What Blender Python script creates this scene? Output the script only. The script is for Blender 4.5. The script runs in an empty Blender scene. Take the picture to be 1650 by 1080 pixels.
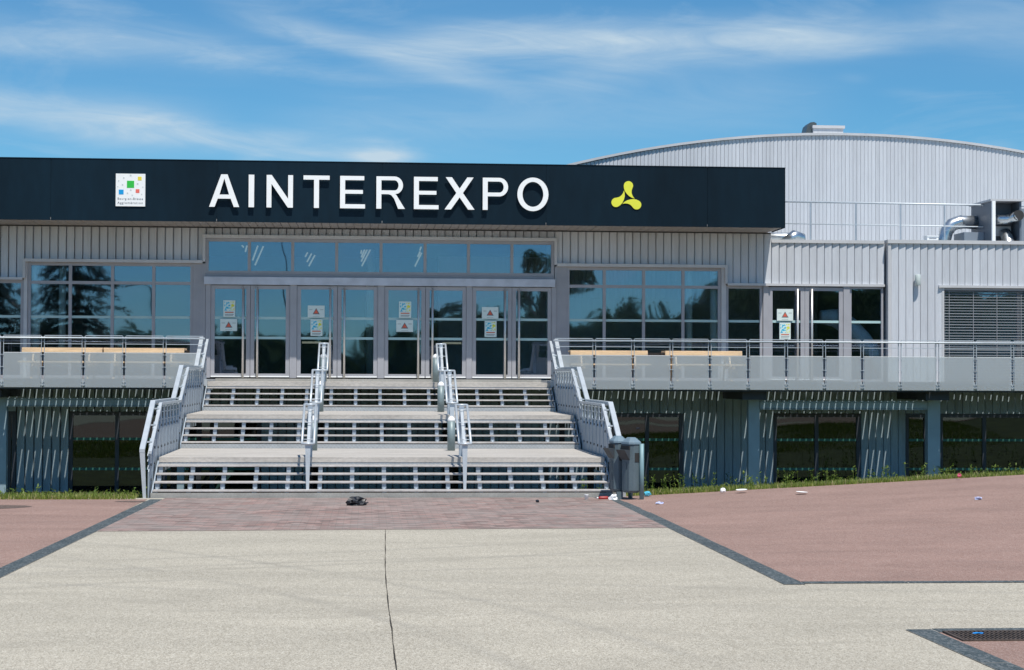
import bpy, bmesh, math, random
from mathutils import Vector, Matrix
random.seed(7)
R = math.radians
scene = bpy.context.scene
COL = scene.collection

# ------------------------------------------------------------------ camera
F_PX, W_PX, H_PX = 2954.0, 1650.0, 1080.0
EYE = 2.45
yaw, pitch, roll = R(4.55), R(1.255), R(0.243)
fw = Vector((math.sin(yaw) * math.cos(pitch), math.cos(yaw) * math.cos(pitch), math.sin(pitch)))
rt = Vector((math.cos(yaw), -math.sin(yaw), 0))
up = rt.cross(fw)
rt, up = math.cos(roll) * rt + math.sin(roll) * up, -math.sin(roll) * rt + math.cos(roll) * up
cd = bpy.data.cameras.new('camera')
cam = bpy.data.objects.new('camera', cd)
COL.objects.link(cam)
m = Matrix.Identity(4)
for i in range(3):
    m[i][0], m[i][1], m[i][2] = rt[i], up[i], -fw[i]
m[2][3] = EYE
cam.matrix_world = m
cd.sensor_width = 36.0
cd.lens = 36.0 * F_PX / W_PX
cd.clip_start = 0.1
cd.clip_end = 3000
scene.camera = cam

def at(u, v, Y):
    """photo pixel -> (X, Z) on the vertical plane at depth Y"""
    k = rt * ((u - 825) / F_PX) + up * ((540 - v) / F_PX) + fw
    t = Y / k.y
    return k.x * t, EYE + k.z * t
def xat(u, Y, v=560): return at(u, v, Y)[0]
def zat(u, v, Y): return at(u, v, Y)[1]

# ------------------------------------------------------------------ sky, sun, exposure
SUN_EL, SUN_AZ = R(64), R(15)          # azimuth measured from -Y (behind the camera) towards +X
sdir = Vector((math.sin(SUN_AZ) * math.cos(SUN_EL), -math.cos(SUN_AZ) * math.cos(SUN_EL), math.sin(SUN_EL)))
sl = bpy.data.lights.new('sun', 'SUN'); sl.energy = 4.9; sl.angle = R(0.5); sl.color = (1.0, 0.955, 0.88)
so = bpy.data.objects.new('sun', sl); COL.objects.link(so)
so.rotation_euler = (-sdir).to_track_quat('-Z', 'Y').to_euler()
so.location = (10, -20, 40)

world = bpy.data.worlds.new('World'); scene.world = world; world.use_nodes = True
nt = world.node_tree; nt.nodes.clear()
def N(t, **kw):
    n = nt.nodes.new(t)
    for k, v in kw.items(): setattr(n, k, v)
    return n
def L(a, b): nt.links.new(a, b)
def MA(op, a, b=None, c=None):
    n = nt.nodes.new('ShaderNodeMath'); n.operation = op
    for i, x in enumerate((a, b, c)):
        if x is None: continue
        if isinstance(x, (int, float)): n.inputs[i].default_value = x
        else: nt.links.new(x, n.inputs[i])
    return n.outputs[0]
out = N('ShaderNodeOutputWorld'); bg = N('ShaderNodeBackground'); bg.inputs[1].default_value = 0.1
sky = N('ShaderNodeTexSky', sky_type='NISHITA', sun_disc=False)
sky.sun_elevation = SUN_EL
sky.sun_rotation = math.atan2(sdir.x, sdir.y)
sky.altitude = 300; sky.air_density = 1.0; sky.dust_density = 0.0; sky.ozone_density = 3.0
hs = N('ShaderNodeMix', data_type='RGBA', blend_type='MULTIPLY'); hs.inputs[0].default_value = 1.0; hs.inputs[7].default_value = (.44, .86, 1.06, 1)
L(sky.outputs[0], hs.inputs[6])
tc = N('ShaderNodeTexCoord'); sp = N('ShaderNodeSeparateXYZ'); L(tc.outputs['Generated'], sp.inputs[0])
az = MA('ARCTAN2', sp.outputs[0], sp.outputs[1]); el = MA('ARCSINE', sp.outputs[2])
cx = N('ShaderNodeCombineXYZ'); L(MA('MULTIPLY', az, 5.0), cx.inputs[0]); L(MA('MULTIPLY', MA('ADD', el, MA('MULTIPLY', az, 0.06)), 26.0), cx.inputs[1])
def noise(scale, detail, rough, dist=0.0, vec=None, off=0.0):
    n = N('ShaderNodeTexNoise'); n.inputs['Scale'].default_value = scale; n.inputs['Detail'].default_value = detail
    n.inputs['Roughness'].default_value = rough; n.inputs['Distortion'].default_value = dist
    v = N('ShaderNodeVectorMath', operation='ADD'); L(vec or cx.outputs[0], v.inputs[0]); v.inputs[1].default_value = (off, off * 1.7, off * 0.3)
    L(v.outputs[0], n.inputs['Vector']); return n.outputs['Fac']
n_w = noise(0.7, 4, 0.55, 0.6); n_f = noise(2.4, 9, 0.62, 1.2, off=5.3); n_s = noise(0.45, 3, 0.5, 0.3, off=11.0)
elw = MA('ADD', el, MA('MULTIPLY', MA('SUBTRACT', n_w, 0.5), 0.030))
azw = MA('ADD', az, MA('MULTIPLY', MA('SUBTRACT', n_s, 0.5), 0.05))
def streak(az0, el0, az1, el1, wid, amp, soft=0.035):
    """soft cirrus band between two directions in the sky"""
    s = (el1 - el0) / (az1 - az0)
    d = MA('DIVIDE', MA('SUBTRACT', MA('SUBTRACT', elw, el0), MA('MULTIPLY', MA('SUBTRACT', azw, az0), s)), wid)
    g = MA('EXPONENT', MA('MULTIPLY', MA('MULTIPLY', d, d), -1.0))
    def ss(lo, hi):
        mr = N('ShaderNodeMapRange', interpolation_type='SMOOTHSTEP'); L(azw, mr.inputs[0]); mr.inputs[1].default_value = lo; mr.inputs[2].default_value = hi; return mr.outputs[0]
    e = MA('MULTIPLY', ss(az0 - soft, az0 + soft), MA('SUBTRACT', 1.0, ss(az1 - soft, az1 + soft)))
    return MA('MULTIPLY', MA('MULTIPLY', g, e), amp)
def ae(u, v): return yaw + math.atan((u - 825) / F_PX), (604 - v) / F_PX
terms = []
for (u0, v0, u1, v1, w, a) in [(380, 30, 800, 135, 0.0060, .62), (640, 72, 1390, 66, 0.0085, .75), (880, 128, 1250, 84, 0.0085, .45),
                               (1250, 96, 1530, 68, 0.0050, .35), (-420, 60, 420, 100, 0.0100, .36), (-500, 178, 300, 212, 0.0105, .66),
                               (180, 214, 560, 246, 0.0050, .45), (500, 205, 1300, 165, 0.016, .20), (1500, 40, 2300, 130, 0.014, .35), (-1400, 120, -500, 60, 0.016, .5), (2400, 90, 3600, 160, .016, .5)]:
    a0, e0 = ae(u0, v0); a1, e1 = ae(u1, v1); terms.append(streak(a0, e0, a1, e1, w, a))
for (u, v, w, h, a) in [(612, 252, 46, 14, 1.3), (405, 256, 26, 10, .35), (1465, 152, 38, 10, .10), (1375, 130, 22, 8, .12), (1610, 250, 30, 10, .2)]:
    a0, e0 = ae(u, v)
    dx = MA('DIVIDE', MA('SUBTRACT', az, a0), w / F_PX); dy = MA('DIVIDE', MA('SUBTRACT', elw, e0), h / F_PX)
    terms.append(MA('MULTIPLY', MA('EXPONENT', MA('MULTIPLY', MA('ADD', MA('MULTIPLY', dx, dx), MA('MULTIPLY', dy, dy)), -1.0)), a))
acc = terms[0]
for t in terms[1:]: acc = MA('ADD', acc, t)
mrf = N('ShaderNodeMapRange'); L(n_f, mrf.inputs[0]); mrf.inputs[1].default_value = .28; mrf.inputs[2].default_value = .72; mrf.inputs[3].default_value = .40; mrf.inputs[4].default_value = 1.08
veil = N('ShaderNodeMapRange'); L(n_s, veil.inputs[0]); veil.inputs[1].default_value = .4; veil.inputs[2].default_value = .75; veil.inputs[3].default_value = 0.0; veil.inputs[4].default_value = 0.12
n_g = noise(0.55, 9, 0.62, 1.6, off=23.0)
gen = N('ShaderNodeMapRange'); L(n_g, gen.inputs[0]); gen.inputs[1].default_value = .52; gen.inputs[2].default_value = .78; gen.inputs[3].default_value = 0.0; gen.inputs[4].default_value = 0.50
acc = MA('MULTIPLY', MA('ADD', acc, MA('ADD', veil.outputs[0], gen.outputs[0])), mrf.outputs[0])
acc = MA('MINIMUM', acc, 0.9)
mx = N('ShaderNodeMix', data_type='RGBA'); L(acc, mx.inputs[0]); L(hs.outputs[2], mx.inputs[6]); mx.inputs[7].default_value = (5.6, 6.9, 7.9, 1)
L(mx.outputs[2], bg.inputs[0]); L(bg.outputs[0], out.inputs[0])

vs = scene.view_settings; vs.view_transform = 'Standard'; vs.look = 'None'; vs.exposure = 0.0; vs.gamma = 1.0; vs.use_curve_mapping = False
scene.render.engine = 'CYCLES'
scene.cycles.max_bounces = 8; scene.cycles.transparent_max_bounces = 16

# ------------------------------------------------------------------ helpers
class MB:
    """collects simple solids; build() links them as ONE mesh object"""
    def __init__(s): s.v = []; s.f = []
    def add(s, vs_, fs):
        o = len(s.v); s.v += [tuple(p) for p in vs_]; s.f += [tuple(i + o for i in f) for f in fs]; return s
    def box(s, x0, x1, y0, y1, z0, z1):
        return s.add([(x0,y0,z0),(x1,y0,z0),(x1,y1,z0),(x0,y1,z0),(x0,y0,z1),(x1,y0,z1),(x1,y1,z1),(x0,y1,z1)],
                     [(0,3,2,1),(4,5,6,7),(0,1,5,4),(1,2,6,5),(2,3,7,6),(3,0,4,7)])
    def prism(s, pts, axis, a, b):
        """extrude a 2D polygon along an axis: x -> pts are (y,z); y -> (x,z); z -> (x,y)"""
        n = len(pts)
        def mk(p, t): return {'x': (t, p[0], p[1]), 'y': (p[0], t, p[1]), 'z': (p[0], p[1], t)}[axis]
        vs_ = [mk(p, a) for p in pts] + [mk(p, b) for p in pts]
        fs = [tuple(range(n))[::-1], tuple(range(n, 2*n))] + [(i, (i+1) % n, n+(i+1) % n, n+i) for i in range(n)]
        return s.add(vs_, fs)
    def tube(s, path, r, n=8, cap=True):
        path = [Vector(p) for p in path]; rs = r if isinstance(r, (list, tuple)) else [r] * len(path)
        rings = []
        t0 = (path[1] - path[0]).normalized()
        ref = Vector((0,0,1)) if abs(t0.z) < .9 else Vector((1,0,0))
        u_ = t0.cross(ref).normalized()
        for i, p in enumerate(path):
            if i == 0: t = path[1] - path[0]
            elif i == len(path) - 1: t = path[-1] - path[-2]
            else: t = (path[i+1] - p).normalized() + (p - path[i-1]).normalized()
            t.normalize(); u_ = (u_ - t * u_.dot(t)).normalized(); w = t.cross(u_)
            rings.append([p + (u_ * math.cos(2*math.pi*k/n) + w * math.sin(2*math.pi*k/n)) * rs[i] for k in range(n)])
        vs_ = [q for r_ in rings for q in r_]; fs = []
        for i in range(len(rings) - 1):
            for k in range(n): fs.append((i*n+k, i*n+(k+1) % n, (i+1)*n+(k+1) % n, (i+1)*n+k))
        if cap: fs += [tuple(range(n))[::-1], tuple((len(rings)-1)*n + k for k in range(n))]
        return s.add(vs_, fs)
    def lathe(s, prof, c=(0,0), n=16):
        vs_ = [(c[0]+r*math.cos(2*math.pi*k/n), c[1]+r*math.sin(2*math.pi*k/n), z) for r, z in prof for k in range(n)]
        fs = [(i*n+k, i*n+(k+1) % n, (i+1)*n+(k+1) % n, (i+1)*n+k) for i in range(len(prof)-1) for k in range(n)]
        fs += [tuple(range(n))[::-1], tuple((len(prof)-1)*n+k for k in range(n))]
        return s.add(vs_, fs)
    def sweep_yz(s, prof, x0, x1, th):
        """flat bar of thickness th (downwards) following a (y,z) polyline"""
        lo = [(y, z - th) for y, z in prof]
        for i in range(len(prof) - 1):
            a, b, c, d = prof[i], prof[i+1], lo[i+1], lo[i]
            s.prism([d, c, b, a], 'x', x0, x1)
        return s
    def mesh(s, name):
        me = bpy.data.meshes.new(name); me.from_pydata(s.v, [], s.f); me.validate(); me.update()
        bm = bmesh.new(); bm.from_mesh(me); bmesh.ops.recalc_face_normals(bm, faces=bm.faces[:]); bm.to_mesh(me); bm.free()
        return me
    def build(s, name, mat, parent=None, smooth=False, bevel=0.0):
        return obj(name, s.mesh(name), mat, parent, smooth, bevel)
def obj(name, me, mat, parent=None, smooth=False, bevel=0.0):
    o = bpy.data.objects.new(name, me); COL.objects.link(o)
    if mat and not me.materials: me.materials.append(mat)
    if smooth:
        for p in me.polygons: p.use_smooth = True
    if bevel:
        b = o.modifiers.new('bevel', 'BEVEL'); b.width = bevel; b.segments = 2; b.limit_method = 'ANGLE'
    if parent is not None:
        o.parent = parent
        if parent.type == 'EMPTY' and not parent.get('_local'): o.matrix_parent_inverse = Matrix.Translation(parent.location).inverted()
    return o
def tag(o, label, cat, group=None):
    o['label'] = label; o['category'] = cat
    if group: o['group'] = group
    return o
def thing(name, label, cat, loc=(0,0,0), group=None):
    """an Empty at the thing's base; parts are modelled in world coordinates"""
    o = bpy.data.objects.new(name, None); COL.objects.link(o); o.location = loc; o.empty_display_size = .2
    return tag(o, label, cat, group)
def local_thing(name, label, cat, loc, rz=0, group=None):
    """the same, parts modelled in the thing's own coordinates"""
    o = thing(name, label, cat, loc, group); o.rotation_euler.z = rz; LOCAL.add(o.name); return o
LOCAL = set()
def lpart(name, mb, mat, parent, smooth=False, bevel=0.0):
    o = mb.build(name, mat, None, smooth, bevel); o.parent = parent; return o
def copy_tree(o, parent=None):
    c = o.copy(); COL.objects.link(c); c.parent = parent
    if parent is not None: c.matrix_parent_inverse = o.matrix_parent_inverse.copy()
    for ch in list(o.children): copy_tree(ch, c)
    return c
def struct(o): o['kind'] = 'structure'; return o
def stuff(o): o['kind'] = 'stuff'; return o

# ------------------------------------------------------------------ materials
def mat(name, col, rough=.6, metal=0.0, var=0.12, vscale=3.0, fine=0.0, fscale=60.0, bump=0.0, bscale=80.0, stretch=(1,1,1), spec=.5, rvar=0.0, orand=0.0):
    """principled surface with two octaves of colour variation and a fine bump"""
    M = bpy.data.materials.new(name); M.use_nodes = True; T = M.node_tree; b = T.nodes['Principled BSDF']
    b.inputs['Roughness'].default_value = rough; b.inputs['Metallic'].default_value = metal; b.inputs['Specular IOR Level'].default_value = spec
    geo = T.nodes.new('ShaderNodeNewGeometry'); mp = T.nodes.new('ShaderNodeMapping'); mp.inputs['Scale'].default_value = stretch
    T.links.new(geo.outputs['Position'], mp.inputs[0])
    n1 = T.nodes.new('ShaderNodeTexNoise'); n1.inputs['Scale'].default_value = vscale; n1.inputs['Detail'].default_value = 6; T.links.new(mp.outputs[0], n1.inputs['Vector'])
    def mrange(src, lo, hi):
        r_ = T.nodes.new('ShaderNodeMapRange'); T.links.new(src, r_.inputs[0]); r_.inputs[1].default_value = .3; r_.inputs[2].default_value = .7
        r_.inputs[3].default_value = lo; r_.inputs[4].default_value = hi; return r_.outputs[0]
    f = mrange(n1.outputs['Fac'], 1 - var, 1 + var)
    if fine:
        n2 = T.nodes.new('ShaderNodeTexNoise'); n2.inputs['Scale'].default_value = fscale; n2.inputs['Detail'].default_value = 3; T.links.new(mp.outputs[0], n2.inputs['Vector'])
        mu = T.nodes.new('ShaderNodeMath'); mu.operation = 'MULTIPLY'; T.links.new(f, mu.inputs[0]); T.links.new(mrange(n2.outputs['Fac'], 1 - fine, 1 + fine), mu.inputs[1]); f = mu.outputs[0]
    if orand:
        oi = T.nodes.new('ShaderNodeObjectInfo'); r0 = T.nodes.new('ShaderNodeMapRange'); T.links.new(oi.outputs['Random'], r0.inputs[0]); r0.inputs[3].default_value = 1 - orand; r0.inputs[4].default_value = 1 + orand
        mo = T.nodes.new('ShaderNodeMath'); mo.operation = 'MULTIPLY'; T.links.new(f, mo.inputs[0]); T.links.new(r0.outputs[0], mo.inputs[1]); f = mo.outputs[0]
    vm = T.nodes.new('ShaderNodeVectorMath'); vm.operation = 'SCALE'; vm.inputs[0].default_value = col; T.links.new(f, vm.inputs['Scale'])
    T.links.new(vm.outputs[0], b.inputs['Base Color'])
    if rvar: T.links.new(mrange(n1.outputs['Fac'], max(.02, rough - rvar), min(1, rough + rvar)), b.inputs['Roughness'])
    if bump:
        n3 = T.nodes.new('ShaderNodeTexNoise'); n3.inputs['Scale'].default_value = bscale; n3.inputs['Detail'].default_value = 4; T.links.new(mp.outputs[0], n3.inputs['Vector'])
        bp = T.nodes.new('ShaderNodeBump'); bp.inputs['Strength'].default_value = bump; bp.inputs['Distance'].default_value = .01
        T.links.new(n3.outputs['Fac'], bp.inputs['Height']); T.links.new(bp.outputs[0], b.inputs['Normal'])
    return M
def glass(name, tint, refl, rough=0.0, gcol=(.82, .93, 1, 1), frost=0.0, fcol=(.7, .75, .76, 1)):
    M = bpy.data.materials.new(name); M.use_nodes = True; T = M.node_tree; T.nodes.clear()
    o = T.nodes.new('ShaderNodeOutputMaterial'); tr = T.nodes.new('ShaderNodeBsdfTransparent'); gl = T.nodes.new('ShaderNodeBsdfGlossy')
    tr.inputs[0].default_value = tint; gl.inputs[0].default_value = gcol; gl.inputs['Roughness'].default_value = rough
    geo = T.nodes.new('ShaderNodeNewGeometry'); n = T.nodes.new('ShaderNodeTexNoise'); n.inputs['Scale'].default_value = .55; n.inputs['Detail'].default_value = 1
    T.links.new(geo.outputs['Position'], n.inputs['Vector'])
    bp = T.nodes.new('ShaderNodeBump'); bp.inputs['Strength'].default_value = .10; bp.inputs['Distance'].default_value = .1; T.links.new(n.outputs['Fac'], bp.inputs['Height'])
    if not frost: T.links.new(bp.outputs[0], gl.inputs['Normal'])
    fr = T.nodes.new('ShaderNodeFresnel'); fr.inputs[0].default_value = 1.5
    ad = T.nodes.new('ShaderNodeMath'); ad.operation = 'ADD'; ad.use_clamp = True; T.links.new(fr.outputs[0], ad.inputs[0]); ad.inputs[1].default_value = refl
    mxs = T.nodes.new('ShaderNodeMixShader'); T.links.new(ad.outputs[0], mxs.inputs[0]); T.links.new(gl.outputs[0], mxs.inputs[2])
    if frost:
        df = T.nodes.new('ShaderNodeBsdfDiffuse'); df.inputs[0].default_value = fcol
        tl = T.nodes.new('ShaderNodeBsdfTranslucent'); tl.inputs[0].default_value = fcol
        m2 = T.nodes.new('ShaderNodeMixShader'); m2.inputs[0].default_value = .3; T.links.new(df.outputs[0], m2.inputs[1]); T.links.new(tl.outputs[0], m2.inputs[2])
        m3 = T.nodes.new('ShaderNodeMixShader'); m3.inputs[0].default_value = frost; T.links.new(tr.outputs[0], m3.inputs[1]); T.links.new(m2.outputs[0], m3.inputs[2])
        T.links.new(m3.outputs[0], mxs.inputs[1])
    else: T.links.new(tr.outputs[0], mxs.inputs[1])
    T.links.new(mxs.outputs[0], o.inputs[0]); return M

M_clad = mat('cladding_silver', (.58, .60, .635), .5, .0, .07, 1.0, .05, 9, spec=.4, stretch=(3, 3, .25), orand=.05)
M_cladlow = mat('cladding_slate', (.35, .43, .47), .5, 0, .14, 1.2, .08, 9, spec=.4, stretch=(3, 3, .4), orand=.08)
M_gable = mat('cladding_hall', (.60, .615, .645), .5, 0, .06, .7, .05, 8, spec=.4, stretch=(3, 3, .2), orand=.05)
M_trim = mat('trim_silver', (.55, .55, .56), .45, 0, .06, 2)
M_frame = mat('frame_grey', (.36, .36, .385), .45, .0, .06, 3)
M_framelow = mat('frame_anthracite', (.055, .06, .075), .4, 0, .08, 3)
M_navy = mat('fascia_navy', (.0040, .0150, .0260), .5, 0, .22, .35, .10, 5, spec=.16, stretch=(1, 1, .3))
M_white = mat('sign_white', (.93, .93, .92), .45, 0, .02, 3)
M_galv = mat('galvanised_rail', (.53, .575, .61), .42, .25, .08, 4, .05, 40)
M_galvd = mat('galvanised_panel', (.36, .42, .48), .5, .15, .10, 3, .06, 30)
M_tread = mat('tread_steel', (.45, .425, .405), .6, .0, .20, 2.2, .14, 24, bump=.1, stretch=(.5, 1, 1))
M_land = mat('landing_boards', (.47, .44, .40), .75, 0, .18, 1.6, .14, 25, stretch=(.4, 4, 1))
M_cement = mat('cement', (.34, .335, .31), .85, 0, .14, 2, .1, 30, bump=.2)
M_slab = mat('slab_edge', (.42, .45, .47), .7, 0, .07, 1.5, .04, 20)
M_deck = mat('deck_boards', (.34, .30, .26), .8, 0, .15, 2)
M_dark = mat('dark_steel', (.035, .04, .045), .6, 0, .1, 3)
M_col = mat('column_paint', (.30, .40, .46), .5, 0, .08, 2)
M_steel = mat('stainless', (.72, .69, .66), .42, .7, .05, 5)
M_duct = mat('duct_zinc', (.62, .65, .67), .28, .9, .14, 2.2, .06, 12, rvar=.12)
M_hvac = mat('hvac_panel', (.23, .27, .32), .5, .1, .08, 2)
M_wood = mat('pine_wood', (.84, .615, .39), .65, 0, .16, 2.2, .12, 18, stretch=(.5, 6, 6))
M_bin = mat('bin_plastic', (.105, .145, .165), .5, 0, .10, 4, .06, 40)
M_binpost = mat('bin_post', (.19, .31, .34), .5, .1, .12, 5)
M_bollard = mat('bollard_grey', (.20, .26, .27), .45, .1, .08, 5)
M_bwhite = mat('bollard_cap', (.85, .86, .86), .4, 0, .03, 5)
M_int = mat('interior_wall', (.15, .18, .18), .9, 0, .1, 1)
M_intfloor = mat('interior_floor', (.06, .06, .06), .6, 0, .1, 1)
M_intcol = mat('interior_column', (.85, .92, .84), .8, 0, .06, 1)
M_frit = mat('frit_line', (.42, .60, .60), .6, 0, .03, 4)
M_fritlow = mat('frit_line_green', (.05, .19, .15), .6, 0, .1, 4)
M_black = mat('black_plastic', (.012, .014, .018), .28, 0, .2, 8)
M_rubber = mat('rubber', (.03, .03, .03), .7)
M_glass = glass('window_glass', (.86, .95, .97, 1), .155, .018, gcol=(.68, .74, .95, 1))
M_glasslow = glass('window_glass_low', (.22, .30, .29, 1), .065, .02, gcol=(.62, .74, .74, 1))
M_frost = glass('frosted_glass', (.86, .92, .94, 1), .03, .15, frost=.45, fcol=(.92, .945, .945, 1))
M_blind = mat('blind_slat', (.34, .36, .38), .4, .2, .04, 4)

def checker_plate():
    M = mat('checker_plate', (.40, .425, .44), .5, .25, .08, 3); T = M.node_tree; b = T.nodes['Principled BSDF']
    geo = T.nodes.new('ShaderNodeNewGeometry'); mp = T.nodes.new('ShaderNodeMapping'); mp.inputs['Rotation'].default_value = (0, R(45), 0); mp.inputs['Scale'].default_value = (16, 16, 16)
    T.links.new(geo.outputs['Position'], mp.inputs[0])
    ck = T.nodes.new('ShaderNodeTexVoronoi'); ck.inputs['Randomness'].default_value = .0; ck.inputs['Scale'].default_value = 1.0; T.links.new(mp.outputs[0], ck.inputs['Vector'])
    bp = T.nodes.new('ShaderNodeBump'); bp.inputs['Strength'].default_value = .6; bp.inputs['Distance'].default_value = .012; bp.invert = True
    T.links.new(ck.outputs['Distance'], bp.inputs['Height']); T.links.new(bp.outputs[0], b.inputs['Normal']); return M
M_checker = checker_plate()

def speckle(name, cols, scale, aniso=.36, rough=.9, big=.08, bigs=.25, stain=None, bump=.35, streak_y=1.0, tyres=False):
    """exposed-aggregate / asphalt: voronoi grains of several colours under broad wear"""
    M = bpy.data.materials.new(name); M.use_nodes = True; T = M.node_tree; b = T.nodes['Principled BSDF']; b.inputs['Roughness'].default_value = rough; b.inputs['Specular IOR Level'].default_value = .25
    geo = T.nodes.new('ShaderNodeNewGeometry')
    mpa = T.nodes.new('ShaderNodeMapping'); mpa.inputs['Scale'].default_value = (1, aniso, 1); mpa.inputs['Rotation'].default_value = (0, 0, R(7)); T.links.new(geo.outputs['Position'], mpa.inputs[0])
    vo = T.nodes.new('ShaderNodeTexVoronoi'); vo.inputs['Scale'].default_value = scale; T.links.new(mpa.outputs[0], vo.inputs['Vector'])
    sep = T.nodes.new('ShaderNodeSeparateColor'); T.links.new(vo.outputs['Color'], sep.inputs[0])
    rp = T.nodes.new('ShaderNodeValToRGB'); rp.color_ramp.interpolation = 'LINEAR'
    while len(rp.color_ramp.elements) < len(cols): rp.color_ramp.elements.new(.5)
    for i, c in enumerate(cols): rp.color_ramp.elements[i].position = i / (len(cols) - 1); rp.color_ramp.elements[i].color = (*c, 1)
    T.links.new(sep.outputs[0], rp.inputs[0])
    v2 = T.nodes.new('ShaderNodeTexVoronoi'); v2.inputs['Scale'].default_value = scale * .31; T.links.new(mpa.outputs[0], v2.inputs['Vector'])
    s2 = T.nodes.new('ShaderNodeSeparateColor'); T.links.new(v2.outputs['Color'], s2.inputs[0])
    def mr(src, a0, a1, lo, hi):
        r_ = T.nodes.new('ShaderNodeMapRange'); T.links.new(src, r_.inputs[0]); r_.inputs[1].default_value = a0; r_.inputs[2].default_value = a1; r_.inputs[3].default_value = lo; r_.inputs[4].default_value = hi; return r_.outputs[0]
    mp = T.nodes.new('ShaderNodeMapping'); mp.inputs['Scale'].default_value = (1, streak_y, 1); T.links.new(geo.outputs['Position'], mp.inputs[0])
    n1 = T.nodes.new('ShaderNodeTexNoise'); n1.inputs['Scale'].default_value = bigs; n1.inputs['Detail'].default_value = 7; n1.inputs['Roughness'].default_value = .6; n1.inputs['Distortion'].default_value = .6; T.links.new(mp.outputs[0], n1.inputs['Vector'])
    mu = T.nodes.new('ShaderNodeMath'); mu.operation = 'MULTIPLY'; T.links.new(mr(n1.outputs['Fac'], .3, .7, 1 - big, 1 + big), mu.inputs[0]); T.links.new(mr(s2.outputs[1], 0, 1, .94, 1.06), mu.inputs[1])
    vm = T.nodes.new('ShaderNodeVectorMath'); vm.operation = 'SCALE'; T.links.new(rp.outputs[0], vm.inputs[0]); T.links.new(mu.outputs[0], vm.inputs['Scale'])
    cur = vm.outputs[0]
    if stain:
        n2 = T.nodes.new('ShaderNodeTexNoise'); n2.inputs['Scale'].default_value = .9; n2.inputs['Detail'].default_value = 5; n2.inputs['Distortion'].default_value = 1.2
        m2 = T.nodes.new('ShaderNodeMapping'); m2.inputs['Location'].default_value = (3.1, 7.7, 0); m2.inputs['Scale'].default_value = (.45, 1.2, 1); T.links.new(geo.outputs['Position'], m2.inputs[0]); T.links.new(m2.outputs[0], n2.inputs['Vector'])
        mm = T.nodes.new('ShaderNodeMix'); mm.data_type = 'RGBA'; T.links.new(mr(n2.outputs['Fac'], .56, .78, 0, .5), mm.inputs[0]); T.links.new(cur, mm.inputs[6]); mm.inputs[7].default_value = (*stain, 1); cur = mm.outputs[2]
    if tyres:      # worn tyre tracks: arcs swept across the slab, plus scattered chewing-gum spots
        def arc_track(cx_, cy_, rad, wid, amt, cur_):
            d_ = T.nodes.new('ShaderNodeVectorMath'); d_.operation = 'DISTANCE'; T.links.new(geo.outputs['Position'], d_.inputs[0]); d_.inputs[1].default_value = (cx_, cy_, 0)
            a1 = T.nodes.new('ShaderNodeMath'); a1.operation = 'SUBTRACT'; T.links.new(d_.outputs['Value'], a1.inputs[0]); a1.inputs[1].default_value = rad
            a2 = T.nodes.new('ShaderNodeMath'); a2.operation = 'ABSOLUTE'; T.links.new(a1.outputs[0], a2.inputs[0])
            k1 = mr(a2.outputs[0], 0, wid, amt, 0)
            k2 = T.nodes.new('ShaderNodeMath'); k2.operation = 'MULTIPLY'; T.links.new(k1, k2.inputs[0]); T.links.new(mr(n1.outputs['Fac'], .35, .65, .1, 1.3), k2.inputs[1])
            k3 = T.nodes.new('ShaderNodeMath'); k3.operation = 'MAXIMUM'; T.links.new(k2.outputs[0], k3.inputs[0]); k3.inputs[1].default_value = 0
            m_ = T.nodes.new('ShaderNodeMix'); m_.data_type = 'RGBA'; T.links.new(k3.outputs[0], m_.inputs[0]); T.links.new(cur_, m_.inputs[6]); m_.inputs[7].default_value = (.20, .19, .17, 1); return m_.outputs[2]
        for c_ in ((-9, 44, 21.5, .14, .30), (-9, 44, 23.1, .14, .30), (6, 2, 20.5, .16, .26), (6, 2, 22.0, .16, .24), (14, 60, 41.5, .2, .22), (14, 60, 43.2, .2, .2), (-22, 8, 24, .15, .26), (-22, 8, 25.5, .15, .26)): cur = arc_track(*c_, cur)
        vg = T.nodes.new('ShaderNodeTexVoronoi'); vg.inputs['Scale'].default_value = .9; T.links.new(geo.outputs['Position'], vg.inputs['Vector'])
        m_ = T.nodes.new('ShaderNodeMix'); m_.data_type = 'RGBA'; T.links.new(mr(vg.outputs['Distance'], .014, .024, .55, 0), m_.inputs[0]); T.links.new(cur, m_.inputs[6]); m_.inputs[7].default_value = (.12, .115, .10, 1); cur = m_.outputs[2]
    T.links.new(cur, b.inputs['Base Color'])
    bp = T.nodes.new('ShaderNodeBump'); bp.inputs['Strength'].default_value = bump; bp.inputs['Distance'].default_value = .01; T.links.new(vo.outputs['Distance'], bp.inputs['Height']); T.links.new(bp.outputs[0], b.inputs['Normal'])
    return M
M_conc = speckle('aggregate_concrete', [(.29, .262, .21), (.402, .367, .298), (.434, .398, .328), (.53, .496, .42)], 115, big=.10, bigs=.35, stain=(.31, .285, .235), streak_y=2.6, tyres=True)
M_red = speckle('red_asphalt', [(.230, .148, .122), (.285, .185, .153), (.300, .196, .164), (.37, .275, .24)], 115, big=.12, bigs=.45, stain=(.235, .165, .145), streak_y=2.0)
M_kerb = speckle('dark_basalt', [(.045, .062, .068), (.07, .088, .094), (.085, .10, .105), (.15, .165, .17)], 60, big=.16, bigs=1.2, rough=.7)
M_soil = mat('bank_soil', (.075, .085, .032), .95, 0, .3, 2, .3, 20)

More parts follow.
